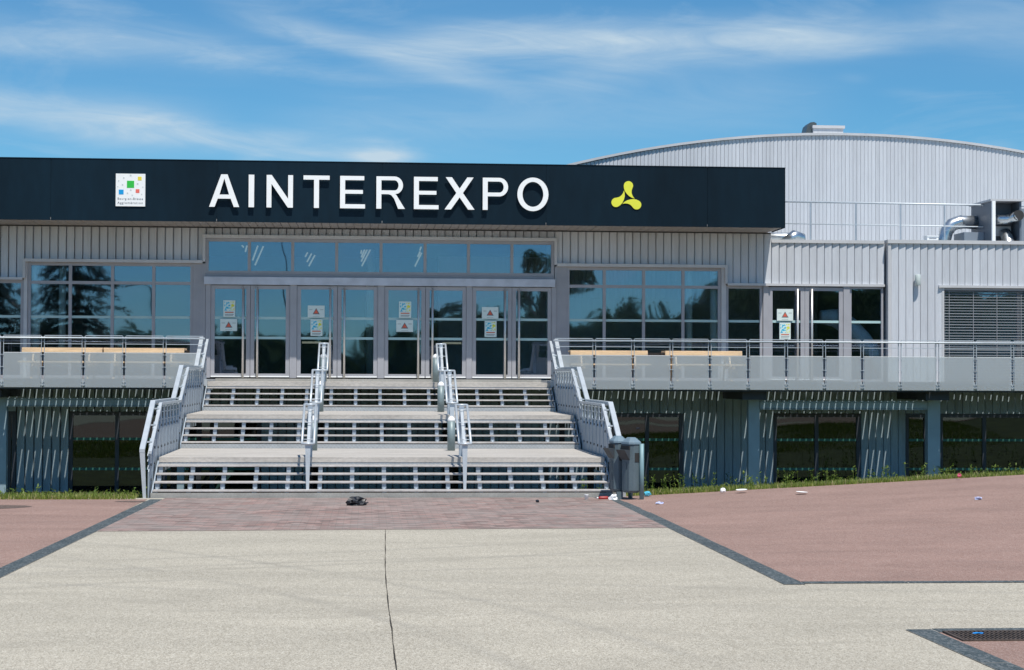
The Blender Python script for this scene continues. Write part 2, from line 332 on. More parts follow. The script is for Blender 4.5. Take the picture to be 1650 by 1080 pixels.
def brick_mat():
    M = bpy.data.materials.new('brick_pavers'); M.use_nodes = True; T = M.node_tree; b = T.nodes['Principled BSDF']; b.inputs['Roughness'].default_value = .85; b.inputs['Specular IOR Level'].default_value = .25
    geo = T.nodes.new('ShaderNodeNewGeometry')
    n0 = T.nodes.new('ShaderNodeTexNoise'); n0.inputs['Scale'].default_value = 6; T.links.new(geo.outputs['Position'], n0.inputs['Vector'])
    br = T.nodes.new('ShaderNodeTexBrick'); br.inputs['Scale'].default_value = 1; br.inputs['Brick Width'].default_value = .23; br.inputs['Row Height'].default_value = .115
    br.inputs['Mortar Size'].default_value = .006; br.inputs['Color1'].default_value = (.285, .165, .14, 1); br.inputs['Color2'].default_value = (.255, .215, .195, 1); br.inputs['Mortar'].default_value = (.17, .14, .12, 1); br.inputs['Bias'].default_value = -.1
    T.links.new(geo.outputs['Position'], br.inputs['Vector'])
    mp = T.nodes.new('ShaderNodeMapping'); mp.inputs['Scale'].default_value = (4.35, 8.7, 1); T.links.new(geo.outputs['Position'], mp.inputs[0])
    vo = T.nodes.new('ShaderNodeTexVoronoi'); vo.inputs['Scale'].default_value = 1; vo.inputs['Randomness'].default_value = .6; T.links.new(mp.outputs[0], vo.inputs['Vector'])
    sv = T.nodes.new('ShaderNodeSeparateColor'); T.links.new(vo.outputs['Color'], sv.inputs[0])
    rv = T.nodes.new('ShaderNodeMapRange'); T.links.new(sv.outputs[0], rv.inputs[0]); rv.inputs[3].default_value = .62; rv.inputs[4].default_value = 1.42
    mm = T.nodes.new('ShaderNodeVectorMath'); mm.operation = 'SCALE'; T.links.new(br.outputs[0], mm.inputs[0]); T.links.new(rv.outputs[0], mm.inputs['Scale'])
    hs_ = T.nodes.new('ShaderNodeHueSaturation'); hs_.inputs['Saturation'].default_value = .88; hs_.inputs['Value'].default_value = 1.0; T.links.new(mm.outputs[0], hs_.inputs['Color'])
    n2 = T.nodes.new('ShaderNodeTexNoise'); n2.inputs['Scale'].default_value = .6; n2.inputs['Detail'].default_value = 5; T.links.new(geo.outputs['Position'], n2.inputs['Vector'])
    m3 = T.nodes.new('ShaderNodeMix'); m3.data_type = 'RGBA'; m3.inputs[7].default_value = (.29, .255, .235, 1); T.links.new(hs_.outputs[0], m3.inputs[6])
    r_ = T.nodes.new('ShaderNodeMapRange'); T.links.new(n2.outputs['Fac'], r_.inputs[0]); r_.inputs[1].default_value = .4; r_.inputs[2].default_value = .7; r_.inputs[3].default_value = .05; r_.inputs[4].default_value = .6; T.links.new(r_.outputs[0], m3.inputs[0])
    T.links.new(m3.outputs[2], b.inputs['Base Color'])
    bp = T.nodes.new('ShaderNodeBump'); bp.inputs['Strength'].default_value = .4; bp.inputs['Distance'].default_value = .006; bp.invert = True; T.links.new(br.outputs['Fac'], bp.inputs['Height']); T.links.new(bp.outputs[0], b.inputs['Normal'])
    return M
M_brick = brick_mat()

def leaf_mat(name, c1, c2, rough=.6, dead=None):
    M = bpy.data.materials.new(name); M.use_nodes = True; T = M.node_tree; b = T.nodes['Principled BSDF']; b.inputs['Roughness'].default_value = rough
    geo = T.nodes.new('ShaderNodeNewGeometry'); mm = T.nodes.new('ShaderNodeMix'); mm.data_type = 'RGBA'
    mm.inputs[6].default_value = (*c1, 1); mm.inputs[7].default_value = (*c2, 1); T.links.new(geo.outputs['Random Per Island'], mm.inputs[0]); T.links.new(mm.outputs[2], b.inputs['Base Color'])
    src = mm.outputs[2]
    if dead:
        gt_ = T.nodes.new('ShaderNodeMath'); gt_.operation = 'GREATER_THAN'; T.links.new(geo.outputs['Random Per Island'], gt_.inputs[0]); gt_.inputs[1].default_value = .86
        md = T.nodes.new('ShaderNodeMix'); md.data_type = 'RGBA'; T.links.new(gt_.outputs[0], md.inputs[0]); T.links.new(src, md.inputs[6]); md.inputs[7].default_value = (*dead, 1); src = md.outputs[2]; T.links.new(src, b.inputs['Base Color'])
    tl = T.nodes.new('ShaderNodeBsdfTranslucent'); T.links.new(src, tl.inputs[0]); ms = T.nodes.new('ShaderNodeMixShader'); ms.inputs[0].default_value = .35
    T.links.new(b.outputs[0], ms.inputs[1]); T.links.new(tl.outputs[0], ms.inputs[2]); T.links.new(ms.outputs[0], T.nodes['Material Output'].inputs[0]); return M
M_grass = leaf_mat('grass_blades', (.12, .20, .022), (.34, .36, .075), dead=(.46, .40, .19))
M_weed = leaf_mat('weed_leaves', (.08, .16, .02), (.20, .26, .05))
M_leaf = leaf_mat('tree_leaves', (.03, .062, .02), (.065, .105, .035))
M_needle = leaf_mat('conifer_needles', (.018, .036, .018), (.04, .065, .03))
M_bark = mat('bark', (.10, .08, .06), .9, 0, .25, 5)

# ------------------------------------------------------------------ depths of the main planes (metres from the camera)
Y0, TG, TR_ = 36.66, .30, .15              # foot of the stairs, tread going, riser
L1D, L2D = 4.48, 4.41                      # landings
XL, XR = -4.19, 4.95
YL1 = Y0 + 4*TG; YF2 = YL1 + L1D; YL2 = YF2 + 4*TG; YF3 = YL2 + L2D; YTOP = YF3 + 4*TG
YB, YW, YF = 48.85, 52.0, 50.25            # balcony edge, facade, fascia sign
YR = YW - .22                               # projecting block
FLOOR = 2.31

# ------------------------------------------------------------------ the ground
def sst(a, b, x):
    t = max(0, min(1, (x - a) / (b - a))); return t * t * (3 - 2 * t)
def GB(X, Y): return .0088 * (Y0 - max(Y, 6.0)) if Y < Y0 else 0.0
def GT(X, Y): return GB(X, Y) + max(0, X - 5.1) * .0535 * sst(20.3, 36.9, Y)
def sheet(name, x0, x1, y0, y1, nx, ny, fn, mat_, parent=None, off=0.0):
    vs_ = []; fs = []
    for j in range(ny + 1):
        for i in range(nx + 1):
            X = x0 + (x1 - x0) * i / nx; Y = y0 + (y1 - y0) * j / ny; vs_.append((X, Y, fn(X, Y) + off))
    for j in range(ny):
        for i in range(nx): a = j * (nx + 1) + i; fs.append((a, a + 1, a + nx + 2, a + nx + 1))
    me = bpy.data.meshes.new(name); me.from_pydata(vs_, [], fs); me.update(); return obj(name, me, mat_, parent)
def grid_lines(lo, hi, step):
    n = max(1, int(round((hi - lo) / step))); return n
EDGE_L, EDGE_R = 36.15, 36.75
plaza = struct(sheet('pavement', -220, 220, -220, 6, 4, 4, GB, M_conc))
p2 = struct(sheet('pavement', -220, 220, 6, 36.6, 4, 40, GB, M_conc))
# strips: inner edges run from the foot of the stairs towards the camera
def lx(Y): return -3.93 + (Y - 35.6) * .0117
def rx(Y): return 4.79 + (Y - 34.2) * .0119
def poly_sheet(name, pts, mat_, fn, off, parent=None):
    me = bpy.data.meshes.new(name); me.from_pydata([(x, y, fn(x, y) + off) for x, y in pts], [], [tuple(range(len(pts)))]); me.update(); return obj(name, me, mat_, parent)
brick = struct(poly_sheet('paving', [(lx(28.0), 28.0), (rx(28.43), 28.43), (rx(36.62), 36.62), (lx(36.62), 36.62)], M_brick, GB, .004))
red_l = struct(sheet('asphalt', -60, lx(28) - .20, 20.2, EDGE_L, 20, 16, GB, M_red, off=.004))
red_r = struct(sheet('asphalt', rx(28) + .16, 60, 20.25, EDGE_R, 60, 40, GT, M_red, off=.004))
red_n = struct(sheet('asphalt', 5.05, 40, 6.5, 15.98, 6, 6, GB, M_red, off=.004))
def strip(name, axis, a0, a1, pos, w, fn, step=.98, off=.008):
    """row of dark stones; every stone is a piece of the strip"""
    base = MB(); root = None; n = int(round((a1 - a0) / step)); st = (a1 - a0) / n
    pieces = []
    for i in range(n):
        s0, s1 = a0 + i * st + .011, a0 + (i + 1) * st - .011
        mid = (s0 + s1) / 2; dz = random.uniform(-.001, .002)
        if axis == 'y':
            q0, q1 = pos(s0), pos(s1)
            corners = [(q0, s0), (q0 + w, s0), (q1 + w, s1), (q1, s1)]
        else:
            corners = [(s0, pos(s0)), (s1, pos(s1)), (s1, pos(s1) + w), (s0, pos(s0) + w)]
        mb = MB(); top = [(x, y, fn(x, y) + off + dz) for x, y in corners]; bot = [(x, y, fn(x, y) - .05) for x, y in corners]
        mb.add(bot + top, [(3,2,1,0), (4,5,6,7), (0,1,5,4), (1,2,6,5), (2,3,7,6), (3,0,4,7)]); pieces.append(mb)
    bed = MB()
    if axis == 'y': bed.add([(pos(a0)-.005, a0, fn(pos(a0), a0)+.0055), (pos(a0)+w+.005, a0, fn(pos(a0)+w, a0)+.0055), (pos(a1)+w+.005, a1, fn(pos(a1)+w, a1)+.0055), (pos(a1)-.005, a1, fn(pos(a1), a1)+.0055)], [(0,1,2,3)])
    else: bed.add([(a0, pos(a0)-.005, fn(a0, pos(a0))+.0055), (a1, pos(a1)-.005, fn(a1, pos(a1))+.0055), (a1, pos(a1)+w+.005, fn(a1, pos(a1)+w)+.0055), (a0, pos(a0)+w+.005, fn(a0, pos(a0)+w)+.0055)], [(0,1,2,3)])
    root = struct(bed.build(name, M_cement))
    for mb in pieces: mb.build('kerb_stone', M_kerb, root)
    return root
strip('kerb', 'y', 20.2, 36.1, lambda y: lx(y) - .235, .235, GB)
strip('kerb', 'y', 20.0, 36.0, lambda y: rx(y), .235, GB)
strip('kerb', 'x', 4.86, 24.0, lambda x: 20.10, .16, GB, 1.2, off=.010)
strip('kerb', 'x', -24, -4.34, lambda x: 20.0, .16, GB, 1.2, off=.010)
strip('kerb', 'x', 5.07, 14.0, lambda x: 15.95, .22, GB, 1.0, off=.010)
strip('kerb', 'y', 8.0, 16.16, lambda y: 4.84 + (16 - y) * .0, .225, GB)
# the wandering joint in the concrete
jp = [(621, 852.5), (620.8, 880), (620.6, 905), (621.3, 925), (622.2, 942), (624.2, 958), (625.8, 975), (629, 1000), (632, 1018), (632.6, 1030), (634.6, 1047), (636.2, 1062), (639, 1080), (645, 1120)]
def ray_ground(u, v):
    k_ = rt * ((u - 825) / F_PX) + up * ((540 - v) / F_PX) + fw
    t_ = (.0088 * Y0 - EYE) / (k_.z + .0088 * k_.y); return k_.x * t_, k_.y * t_
jp = [ray_ground(*q) for q in jp]
mb = MB()
dense = []
for a, b in zip(jp[:-1], jp[1:]):
    for k in range(8): t = k / 8; dense.append((a[0] + (b[0] - a[0]) * t + random.uniform(-.0018, .0018), a[1] + (b[1] - a[1]) * t))
for a, b in zip(dense[:-1], dense[1:]):
    w0 = .0052 + .0018 * math.sin(a[1] * 3.1); w1 = .0052 + .0018 * math.sin(b[1] * 3.1)
    mb.add([(a[0]-w0, a[1], GB(0, a[1]) + .003), (a[0]+w0, a[1], GB(0, a[1]) + .003), (b[0]+w1, b[1], GB(0, b[1]) + .003), (b[0]-w1, b[1], GB(0, b[1]) + .003)], [(0,1,2,3)])
struct(mb.build('pavement_joint', mat('joint_dirt', (.03, .025, .018), .95)))
# dark sheets on the red asphalt: one painted shadow, one old repair
M_shadow_repair = speckle('shadow_repair_asphalt', [(.085, .062, .052), (.115, .085, .072), (.13, .098, .084), (.18, .14, .12)], 75)
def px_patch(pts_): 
    q = [ray_ground(*p) for p in pts_]; return struct(poly_sheet('shadow_repair_patch', q, M_shadow_repair, GB, .0075))
px_patch([(-60, 820.5), (-10, 821), (25, 819.5), (45, 817.8), (53, 816.5), (40, 815.3), (10, 814.8), (-30, 814.8), (-60, 815.2)])  # oval cast shadow, put in as a dark coloured sheet
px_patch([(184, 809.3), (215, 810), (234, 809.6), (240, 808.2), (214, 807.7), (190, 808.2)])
# the grass bank between paving and lower storey
def GL(X, Y):
    e = EDGE_L if X < .4 else EDGE_R
    top = GT(X, e) - .015; base = -.86 + .25 * sst(5, 15, X) + max(0, X - 15) * .02
    return top + (base - top) * max(0, min(1, (Y - e) / (51.0 - e)))
struct(sheet('lawn', -60, -4.3, EDGE_L, 53, 30, 24, GL, M_soil))
struct(sheet('lawn', 5.1, 60, EDGE_R, 53, 40, 24, GL, M_soil))
struct(sheet('lawn', -4.3, 5.1, 36.7, 53, 6, 16, lambda X, Y: -.86 * sst(36.7, 46, Y) - .05, M_soil))

# ------------------------------------------------------------------ buildings
PITCH = .2236
def panel_mesh(name, p, mat_, k=1.0):
    """one saw-tooth cladding board, unit height: recessed at its left edge, proud at its right"""
    mb = MB(); mb.prism([(.030*k, .113), (.024*k, .010 + .040*k), (.030*k, .040*k), (p - .010*k, .003*k), (p - .003*k, 0), (p, .004*k), (p, .113)], 'z', 0, 1)
    me = mb.mesh(name); me.materials.append(mat_); return me
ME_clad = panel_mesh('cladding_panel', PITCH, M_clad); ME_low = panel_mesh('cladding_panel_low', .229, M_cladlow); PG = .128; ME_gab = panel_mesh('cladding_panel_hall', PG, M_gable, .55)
def board(me, parent, x, y, z0, z1, name='cladding_panel'):
    o = bpy.data.objects.new(name, me); COL.objects.link(o); o.location = (x, y, z0); o.scale = (1, 1, z1 - z0); o.parent = parent; return o
def cladding(me, pitch, parent, x0, x1, y, zfun, name='cladding_panel'):
    n = int(round((x1 - x0) / pitch)); s = (x1 - x0) / n
    for i in range(n):
        xa = x0 + i * s; zz = zfun(xa + s / 2)
        if zz is None: continue
        o = board(me, parent, xa, y, zz[0], zz[1], name); o.scale.x = s / pitch
def frame_bars(mb, xs, zs, y0, y1, w, x0, x1, z0, z1):
    """outer frame plus mullions (xs) and transoms (zs)"""
    mb.box(x0, x0 + w, y0, y1, z0, z1); mb.box(x1 - w, x1, y0, y1, z0, z1)
    mb.box(x0 + w, x1 - w, y0 + .002, y1, z1 - w, z1); mb.box(x0 + w, x1 - w, y0 + .002, y1, z0, z0 + w)
    for x in xs: mb.box(x - w / 2, x + w / 2, y0 + .004, y1 - .004, z0 + w, z1 - w)
    for z in zs: mb.box(x0 + w, x1 - w, y0 + .008, y1 - .008, z - w / 2, z + w / 2)
def window(parent, x0, x1, z0, z1, y, xs=(), zs=(), w=.07, fm=None, gm=None, frits=(), fritm=None, name='window', depth=.09):
    mb = MB(); frame_bars(mb, xs, zs, y, y + depth, w, x0, x1, z0, z1)
    fr = mb.build(name, fm or M_frame, parent)
    cx_ = [x0] + list(xs) + [x1]; cz = [z0] + list(zs) + [z1]
    for a, b in zip(cx_[:-1], cx_[1:]):
        for c, d in zip(cz[:-1], cz[1:]):
            MB().box(a + w * .45, b - w * .45, y + depth * .5, y + depth * .5 + .012, c + w * .45, d - w * .45).build('pane', gm or M_glass, fr)
            for fz in frits:
                if c < fz < d: MB().box(a + w * .5, b - w * .5, y + depth * .5 - .004, y + depth * .5 - .001, fz - .035, fz + .035).build('frit_line', fritm or M_frit, fr)
    return fr
def door_leaf(parent, x0, x1, z0, z1, y, hx, frits=(), stile=.11, pull=True, fm=None, gm=None):
    """door > pane, handle, threshold strip"""
    mb = MB(); mb.box(x0, x0 + stile, y, y + .07, z0, z1); mb.box(x1 - stile, x1, y, y + .07, z0, z1)
    mb.box(x0 + stile, x1 - stile, y + .002, y + .068, z1 - .10, z1); mb.box(x0 + stile, x1 - stile, y + .002, y + .068, z0, z0 + .10)
    d = mb.build('door', fm or M_frame, parent)
    MB().box(x0 + stile - .01, x1 - stile + .01, y + .03, y + .042, z0 + .09, z1 - .09).build('pane', gm or M_glass, d)
    for fz in frits: MB().box(x0 + stile, x1 - stile, y + .026, y + .029, fz - .035, fz + .035).build('frit_line', M_frit, d)
    if pull:
        h = MB(); h.tube([(hx, y - .08, z0 - .02), (hx, y - .08, z1 - .05)], .031, 10)
        for zz in (z0 + .3, (z0 + z1) / 2, z1 - .35): h.tube([(hx, y - .08, zz), (hx, y + .01, zz)], .012, 6)
        h.build('handle', M_steel, d, True)
        MB().box(x0 + .01, x1 - .01, y - .012, y - .001, z0 + .0, z0 + .035).build('kick_strip', M_white, d)
    return d

hall = thing('exhibition_hall', 'wide grey entrance building with dark fascia, glass doors and tall windows', 'building', (0.5, YW, -.86))
ZT, ZB = 8.25, 6.585                                   # fascia top and bottom
XF1 = at(1265, 318, YF)[0]; XF0 = -16.0
SOF = 6.585
# walls: backing sheets with openings are made of separate boxes, boards stand 5 cm in front
XD0, XD1 = at(331, 420, YW)[0], at(893, 420, YW)[0]     # door bay
ZD1 = 6.27; ZTB = 5.27; ZBM = 4.965; ZD0 = 2.345
XLW0 = at(38, 500, YW)[0]; XRW1 = at(1168, 500, YW)[0]
ZWT = 5.55; ZCL = 5.05
wall = MB()
BK = YW + .114
wall.box(XF0, XLW0, BK, BK + .2, ZCL + .08, SOF); wall.box(XLW0, XD0, BK, BK + .2, ZWT + .10, SOF); wall.box(XD0, XD1, BK, BK + .2, ZD1 + .09, SOF)
wall.box(XD1, XRW1, BK, BK + .2, ZWT + .10, SOF); wall.box(XRW1, XF1, BK, BK + .2, ZCL + .08, SOF)
wall = wall.build('wall', M_clad, hall)
def zup(x):
    if x < XLW0: return (ZCL + .075, SOF)
    if x < XD0: return (ZWT + .095, SOF)
    if x < XD1: return (ZD1 + .085, SOF)
    if x < XRW1: return (ZWT + .095, SOF)
    return (ZCL + .075, SOF)
for a, b in ((XF0, XLW0), (XLW0, XD0), (XD0, XD1), (XD1, XRW1), (XRW1, XF1)): cladding(ME_clad, PITCH, wall, a, b, YW, zup)
# soffit boards under the fascia
soffit = MB().box(XF0, XF1 - .01, YF + .02, YW + .04, SOF + .03, SOF + .08).build('soffit', M_trim, hall)
n = int((XF1 - XF0) / PITCH)
sb = MB(); sb.prism([(0, .03), (.006, 0), (PITCH - .012, .0), (PITCH - .006, .03)], 'y', YF + .03, YW + .0)
sbm = sb.mesh('soffit_board'); sbm.materials.append(mat('soffit_grey', (.30, .285, .275), .6))
for i in range(n):
    o = bpy.data.objects.new('soffit_board', sbm); COL.objects.link(o); o.location = (XF0 + i * PITCH, 0, SOF - .0005); o.parent = soffit
MB().box(XF0, XF1 - .02, YW - .035, YW - .001, SOF - .035, SOF - .002).build('soffit_trim', M_dark, hall)
# fascia: navy panels on a box
fas = MB().box(XF0, XF1 - .004, YF + .012, YW + 8, SOF + .085, ZT - .01).build('fascia', M_navy, hall)
seam = [XF0, xat(-183, YF, 300), xat(82, YF, 300), xat(349.5, YF, 300), xat(616, YF, 300), xat(880, YF, 300), xat(1140, YF, 300), XF1]
for a, b in zip(seam[:-1], seam[1:]): MB().box(a + .008, b - .008, YF, YF + .011, ZB, ZT).build('fascia_panel', M_navy, fas)
MB().box(XF0, XF1 + .012, YF - .012, YF + .35, ZT + .001, ZT + .022).build('fascia_cap', M_navy, fas)
MB().box(XF1 - .003, XF1 + .008, YF + .004, YW - .06, ZB, ZT).build('end_panel', M_navy, fas)
# trims over the openings
def trim(x0, x1, z, leg0=None, leg1=None, h=.085, d=.12):
    mb = MB().box(x0, x1, YW - d, YW + .05, z, z + h)
    if leg0 is not None: mb.box(x0 + .001, x0 + .07, YW - d + .004, YW + .05, leg0, z - .001)
    if leg1 is not None: mb.box(x1 - .07, x1 - .001, YW - d + .004, YW + .05, leg1, z - .001)
    return mb.build('window_trim', M_trim, hall)
trim(XD0 - .07, XD1 + .07, ZD1, ZWT + .05, ZWT + .05, .09)
trim(XLW0 - .02, XD0 - .075, ZWT + .005, ZCL + .05, None)
trim(XD1 + .075, XRW1 + .06, ZWT + .005, None, ZCL + .05)
trim(XF0, XLW0 - .025, ZCL, None, None, .07)
trim(XRW1 + .065, XF1 + .0, ZCL, None, None, .07)
# transom lights over the doors
tx = [at(u, 415, YW)[0] for u in (401.5, 471.5, 542.5, 614, 685, 755, 825)]
window(hall, XD0, XD1, ZTB, ZD1 - .005, YW + .02, tx, (), .085)
MB().box(XD0 - .03, XD1 + .02, YW - .10, YW + .08, ZBM, ZTB - .09).build('door_header', mat('header_light', (.52, .55, .62), .4), hall)
MB().box(XD0, XD1, YW + .02, YW + .10, ZTB - .088, ZTB - .003).build('door_header', M_frame, hall)
FR1, FR2 = 4.03, 3.47
posts = [(at(331, 540, YW)[0], at(339, 540, YW)[0]), (at(467, 540, YW)[0], at(478, 540, YW)[0]), (at(608.5, 540, YW)[0], at(619, 540, YW)[0]), (at(751.5, 540, YW)[0], at(760.5, 540, YW)[0]), (at(889, 540, YW)[0], at(896, 540, YW)[0])]
for a, b in posts: MB().box(a, b, YW - .02, YW + .10, ZD0, ZBM - .003).build('door_post', M_frame, hall)
for i in range(4):
    a, b = posts[i][1] + .006, posts[i + 1][0] - .006; mid = (a + b) / 2
    door_leaf(hall, a, mid - .006, ZD0 + .02, ZBM - .02, YW + .01, mid - .2, (FR1, FR2)); door_leaf(hall, mid + .006, b, ZD0 + .02, ZBM - .02, YW + .01, mid + .2, (FR1, FR2))
# side panels and window bays
for a, b in ((at(311, 540, YW)[0], at(330.5, 540, YW)[0]), (at(893.5, 540, YW)[0], at(912.5, 540, YW)[0])):
    mb = MB(); mb.box(a, b, YW + .0, YW + .12, FLOOR, ZWT + .003)
    pp = mb.build('pier_panel', M_frame, hall)
    for k in range(3): xx = a + (b - a) * (k + 1) / 4; MB().box(xx - .012, xx + .012, YW - .012, YW - .001, FLOOR + .02, ZWT - .02).build('rib', M_frame, pp)
lx0, lx1 = XLW0 + .10, at(311, 540, YW)[0] - .004
window(hall, lx0, lx1, FLOOR, ZWT, YW + .03, [at(u, 500, YW)[0] for u in (112.5, 180.5, 247)], (4.99,), .085, frits=(FR1,))
MB().box(XLW0, lx0 - .004, YW - .01, YW + .12, FLOOR, ZWT + .003).build('window_jamb', M_trim, hall)
window(hall, XF0, XLW0 - .004, FLOOR, ZCL - .003, YW + .03, [XLW0 - 1.15 * k for k in range(1, 6)], (), .085, frits=(FR1,))
rx0, rx1 = at(912.5, 540, YW)[0] + .004, at(1162, 540, YW)[0]
window(hall, rx0, rx1, FLOOR, ZWT, YW + .03, [at(u, 500, YW)[0] for u in (974, 1037.5, 1101)], (5.0,), .085, frits=(FR1,))
MB().box(rx1 + .004, XRW1 + .03, YW - .01, YW + .12, FLOOR, ZWT + .003).build('window_jamb', M_trim, hall)
window(hall, XRW1 + .035, at(1229, 540, YW)[0], FLOOR, ZCL - .003, YW + .03, (), (), .075, frits=(FR1,))
# storey under the deck
ZG = -1.1
WIN_L = [(at(118, 730, YW)[0], at(165, 730, YW)[0]), (at(167, 730, YW)[0], at(189, 730, YW)[0]), (at(191, 730, YW)[0], at(262, 730, YW)[0])]
holes = [(at(10, 730, YW)[0], at(25, 730, YW)[0], 1.27), (at(110, 730, YW)[0], at(420, 730, YW)[0], 1.27), (at(985, 730, YW)[0], at(1101, 730, YW)[0], 1.26), (at(1246, 730, YW)[0], at(1387, 730, YW)[0], 1.27), (at(1459, 730, YW)[0], at(1496, 730, YW)[0], 1.27), (at(1514, 730, YW)[0], at(1660, 730, YW)[0], 1.27), (at(1690, 730, YW)[0], at(1800, 730, YW)[0], 1.27)]
XE0, XE1 = XF0, 26.0
lw = MB(); xs_ = XE0
for a, b, zt in holes:
    lw.box(xs_, a, BK, BK + .15, ZG, 2.05); lw.box(a, b, BK, BK + .15, zt + .12, 2.05); xs_ = b
lw.box(xs_, XE1, BK, BK + .15, ZG, 2.05)
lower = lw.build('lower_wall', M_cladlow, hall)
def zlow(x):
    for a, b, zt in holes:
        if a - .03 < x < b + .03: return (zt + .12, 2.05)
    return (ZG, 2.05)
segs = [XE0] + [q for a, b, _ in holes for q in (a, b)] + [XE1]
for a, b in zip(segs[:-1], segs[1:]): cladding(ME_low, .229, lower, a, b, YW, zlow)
LF = (.62, -.22)
for a, b, zt in holes:
    wd = b - a
    if wd > 2.2: nn = max(1, int(round(wd / 1.25)))
    else: nn = 2 if wd > 1.2 else 1
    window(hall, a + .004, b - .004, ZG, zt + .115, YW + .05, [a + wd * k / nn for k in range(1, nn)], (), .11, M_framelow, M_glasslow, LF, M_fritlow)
# interiors behind the glass
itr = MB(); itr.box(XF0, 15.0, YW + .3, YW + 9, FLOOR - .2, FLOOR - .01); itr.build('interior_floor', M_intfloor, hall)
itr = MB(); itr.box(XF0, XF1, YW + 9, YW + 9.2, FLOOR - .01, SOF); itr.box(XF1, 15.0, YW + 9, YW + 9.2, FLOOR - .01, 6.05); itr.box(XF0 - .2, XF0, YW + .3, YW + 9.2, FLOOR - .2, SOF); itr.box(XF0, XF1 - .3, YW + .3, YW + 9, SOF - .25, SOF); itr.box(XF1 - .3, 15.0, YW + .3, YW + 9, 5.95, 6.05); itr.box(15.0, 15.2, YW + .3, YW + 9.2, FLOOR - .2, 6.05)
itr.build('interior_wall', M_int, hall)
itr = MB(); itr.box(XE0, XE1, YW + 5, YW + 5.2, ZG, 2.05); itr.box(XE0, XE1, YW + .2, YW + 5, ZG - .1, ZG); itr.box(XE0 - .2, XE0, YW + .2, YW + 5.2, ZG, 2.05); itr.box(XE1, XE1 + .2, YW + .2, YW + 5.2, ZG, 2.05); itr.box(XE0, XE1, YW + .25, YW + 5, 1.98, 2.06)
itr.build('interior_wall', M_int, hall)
for u, dy, w in ((57, .30, .26), (100, 1.0, .2), (884, .5, .14), (1110, .7, .2), (1151, .30, .26), (596, 5, .24)):
    x = at(u, 540, YW + dy)[0]; MB().lathe([(w / 2, FLOOR), (w / 2, SOF - .26)], (x, YW + dy), 14).build('interior_column', M_intcol, hall, True)
M_lamp = bpy.data.materials.new('luminaire'); M_lamp.use_nodes = True
bs = M_lamp.node_tree.nodes['Principled BSDF']; bs.inputs['Base Color'].default_value = (.6, .56, .45, 1); bs.inputs['Emission Color'].default_value = (1, .9, .68, 1); bs.inputs['Emission Strength'].default_value = .28
for (xa, ya, xb, yb) in ((375,612,341,705), (410,616,356,736), (306,612,295,652), (690,656,674,682), (715,662,685,716), (736,672,697,742), (1050,638,1029,686), (1066,638,1029,712), (1086,638,1032,742), (1031,642,1026,662), (1408,620,1400,642), (1401,650,1386,682), (1411,658,1368,744), (274,612,284,622)):
    p0 = at(320 + xa / 3.926, 240 + ya / 3.926, YW + 3); p1 = at(320 + xb / 3.926, 240 + yb / 3.926, YW + 3)
    MB().tube([(p0[0], YW + 3, p0[1]), (p1[0], YW + 3.05, p1[1])], .024, 8).build('ceiling_lamp', M_lamp, hall, True)
for u, v in ((502, 552), (728, 553)):
    x, z = at(u, v, YW + 6); MB().box(x - .3, x + .3, YW + 6, YW + 6.06, z - .03, z + .03).build('ceiling_lamp', M_lamp, hall)
# roof slab and flank wall
MB().box(XF1 - .2, XF1 - .012, YW + .3, YW + 8, 6.2, ZB).build('flank_wall', M_clad, hall)

# --- low wing and projecting block on the right
wing = thing('side_wing', 'low silver clad wing with flat roof, glazed side door and slatted blind window', 'building', (17, YW, -.86))
XW1 = at(1425, 520, YW)[0]; XR0 = at(1432, 420, YR)[0]; XR1 = 26.0; XBL = at(1519, 500, YR)[0]; ZCAP = 6.33
ww = MB(); ww.box(XF1 + .002, XW1, BK, BK + .2, ZCL + .08, ZCAP - .03)
ww = ww.build('wall', M_clad, wing)
cladding(ME_clad, PITCH, ww, XF1 + .004, XW1, YW, lambda x: (ZCL + .075, ZCAP - .03))
MB().box(XF1 + .003, XW1 - .01, YW - .03, YW + .3, ZCAP - .03, ZCAP + .06).build('parapet_cap', M_trim, wing)
MB().box(XF1 + .003, XW1, YW - .06, YW + .05, ZCL + .002, ZCL + .072).build('window_trim', M_trim, wing)
w2 = MB(); w2.box(XR0, XBL, YR + .114, YR + .25, FLOOR - .03, ZCAP - .03); w2.box(XBL, XR1, YR + .114, YR + .25, ZCL - .02, ZCAP - .03)
w2.box(XR0 + .002, XR0 + .15, YR + .05, YW + .5, FLOOR, ZCAP - .03)
w2 = w2.build('wall', M_clad, wing)
cladding(ME_clad, PITCH, w2, XR0 + .07, XBL - .02, YR, lambda x: (FLOOR, ZCAP - .03))
cladding(ME_clad, PITCH, w2, XBL - .02, XR1, YR, lambda x: (ZCL + .05, ZCAP - .03))
MB().box(XR0 - .02, XR0 + .068, YR - .012, YR + .06, FLOOR, ZCAP - .032).build('corner_trim', M_trim, wing)
MB().box(XR0 - .04, XR1, YR - .045, YR + .35, ZCAP - .03, ZCAP + .072).build('parapet_cap', M_trim, wing)
MB().box(XBL - .12, XR1, YR - .06, YR + .05, ZCL - .02, ZCL + .048).build('window_trim', M_trim, wing)
MB().box(XBL - .02, XBL + .04, YR - .015, YR + .2, FLOOR, ZCL - .022).build('window_jamb', M_trim, wing)
MB().box(XF1, XR1, YW + .3, 60, ZCAP - .25, ZCAP - .05).build('roof', M_slab, wing)
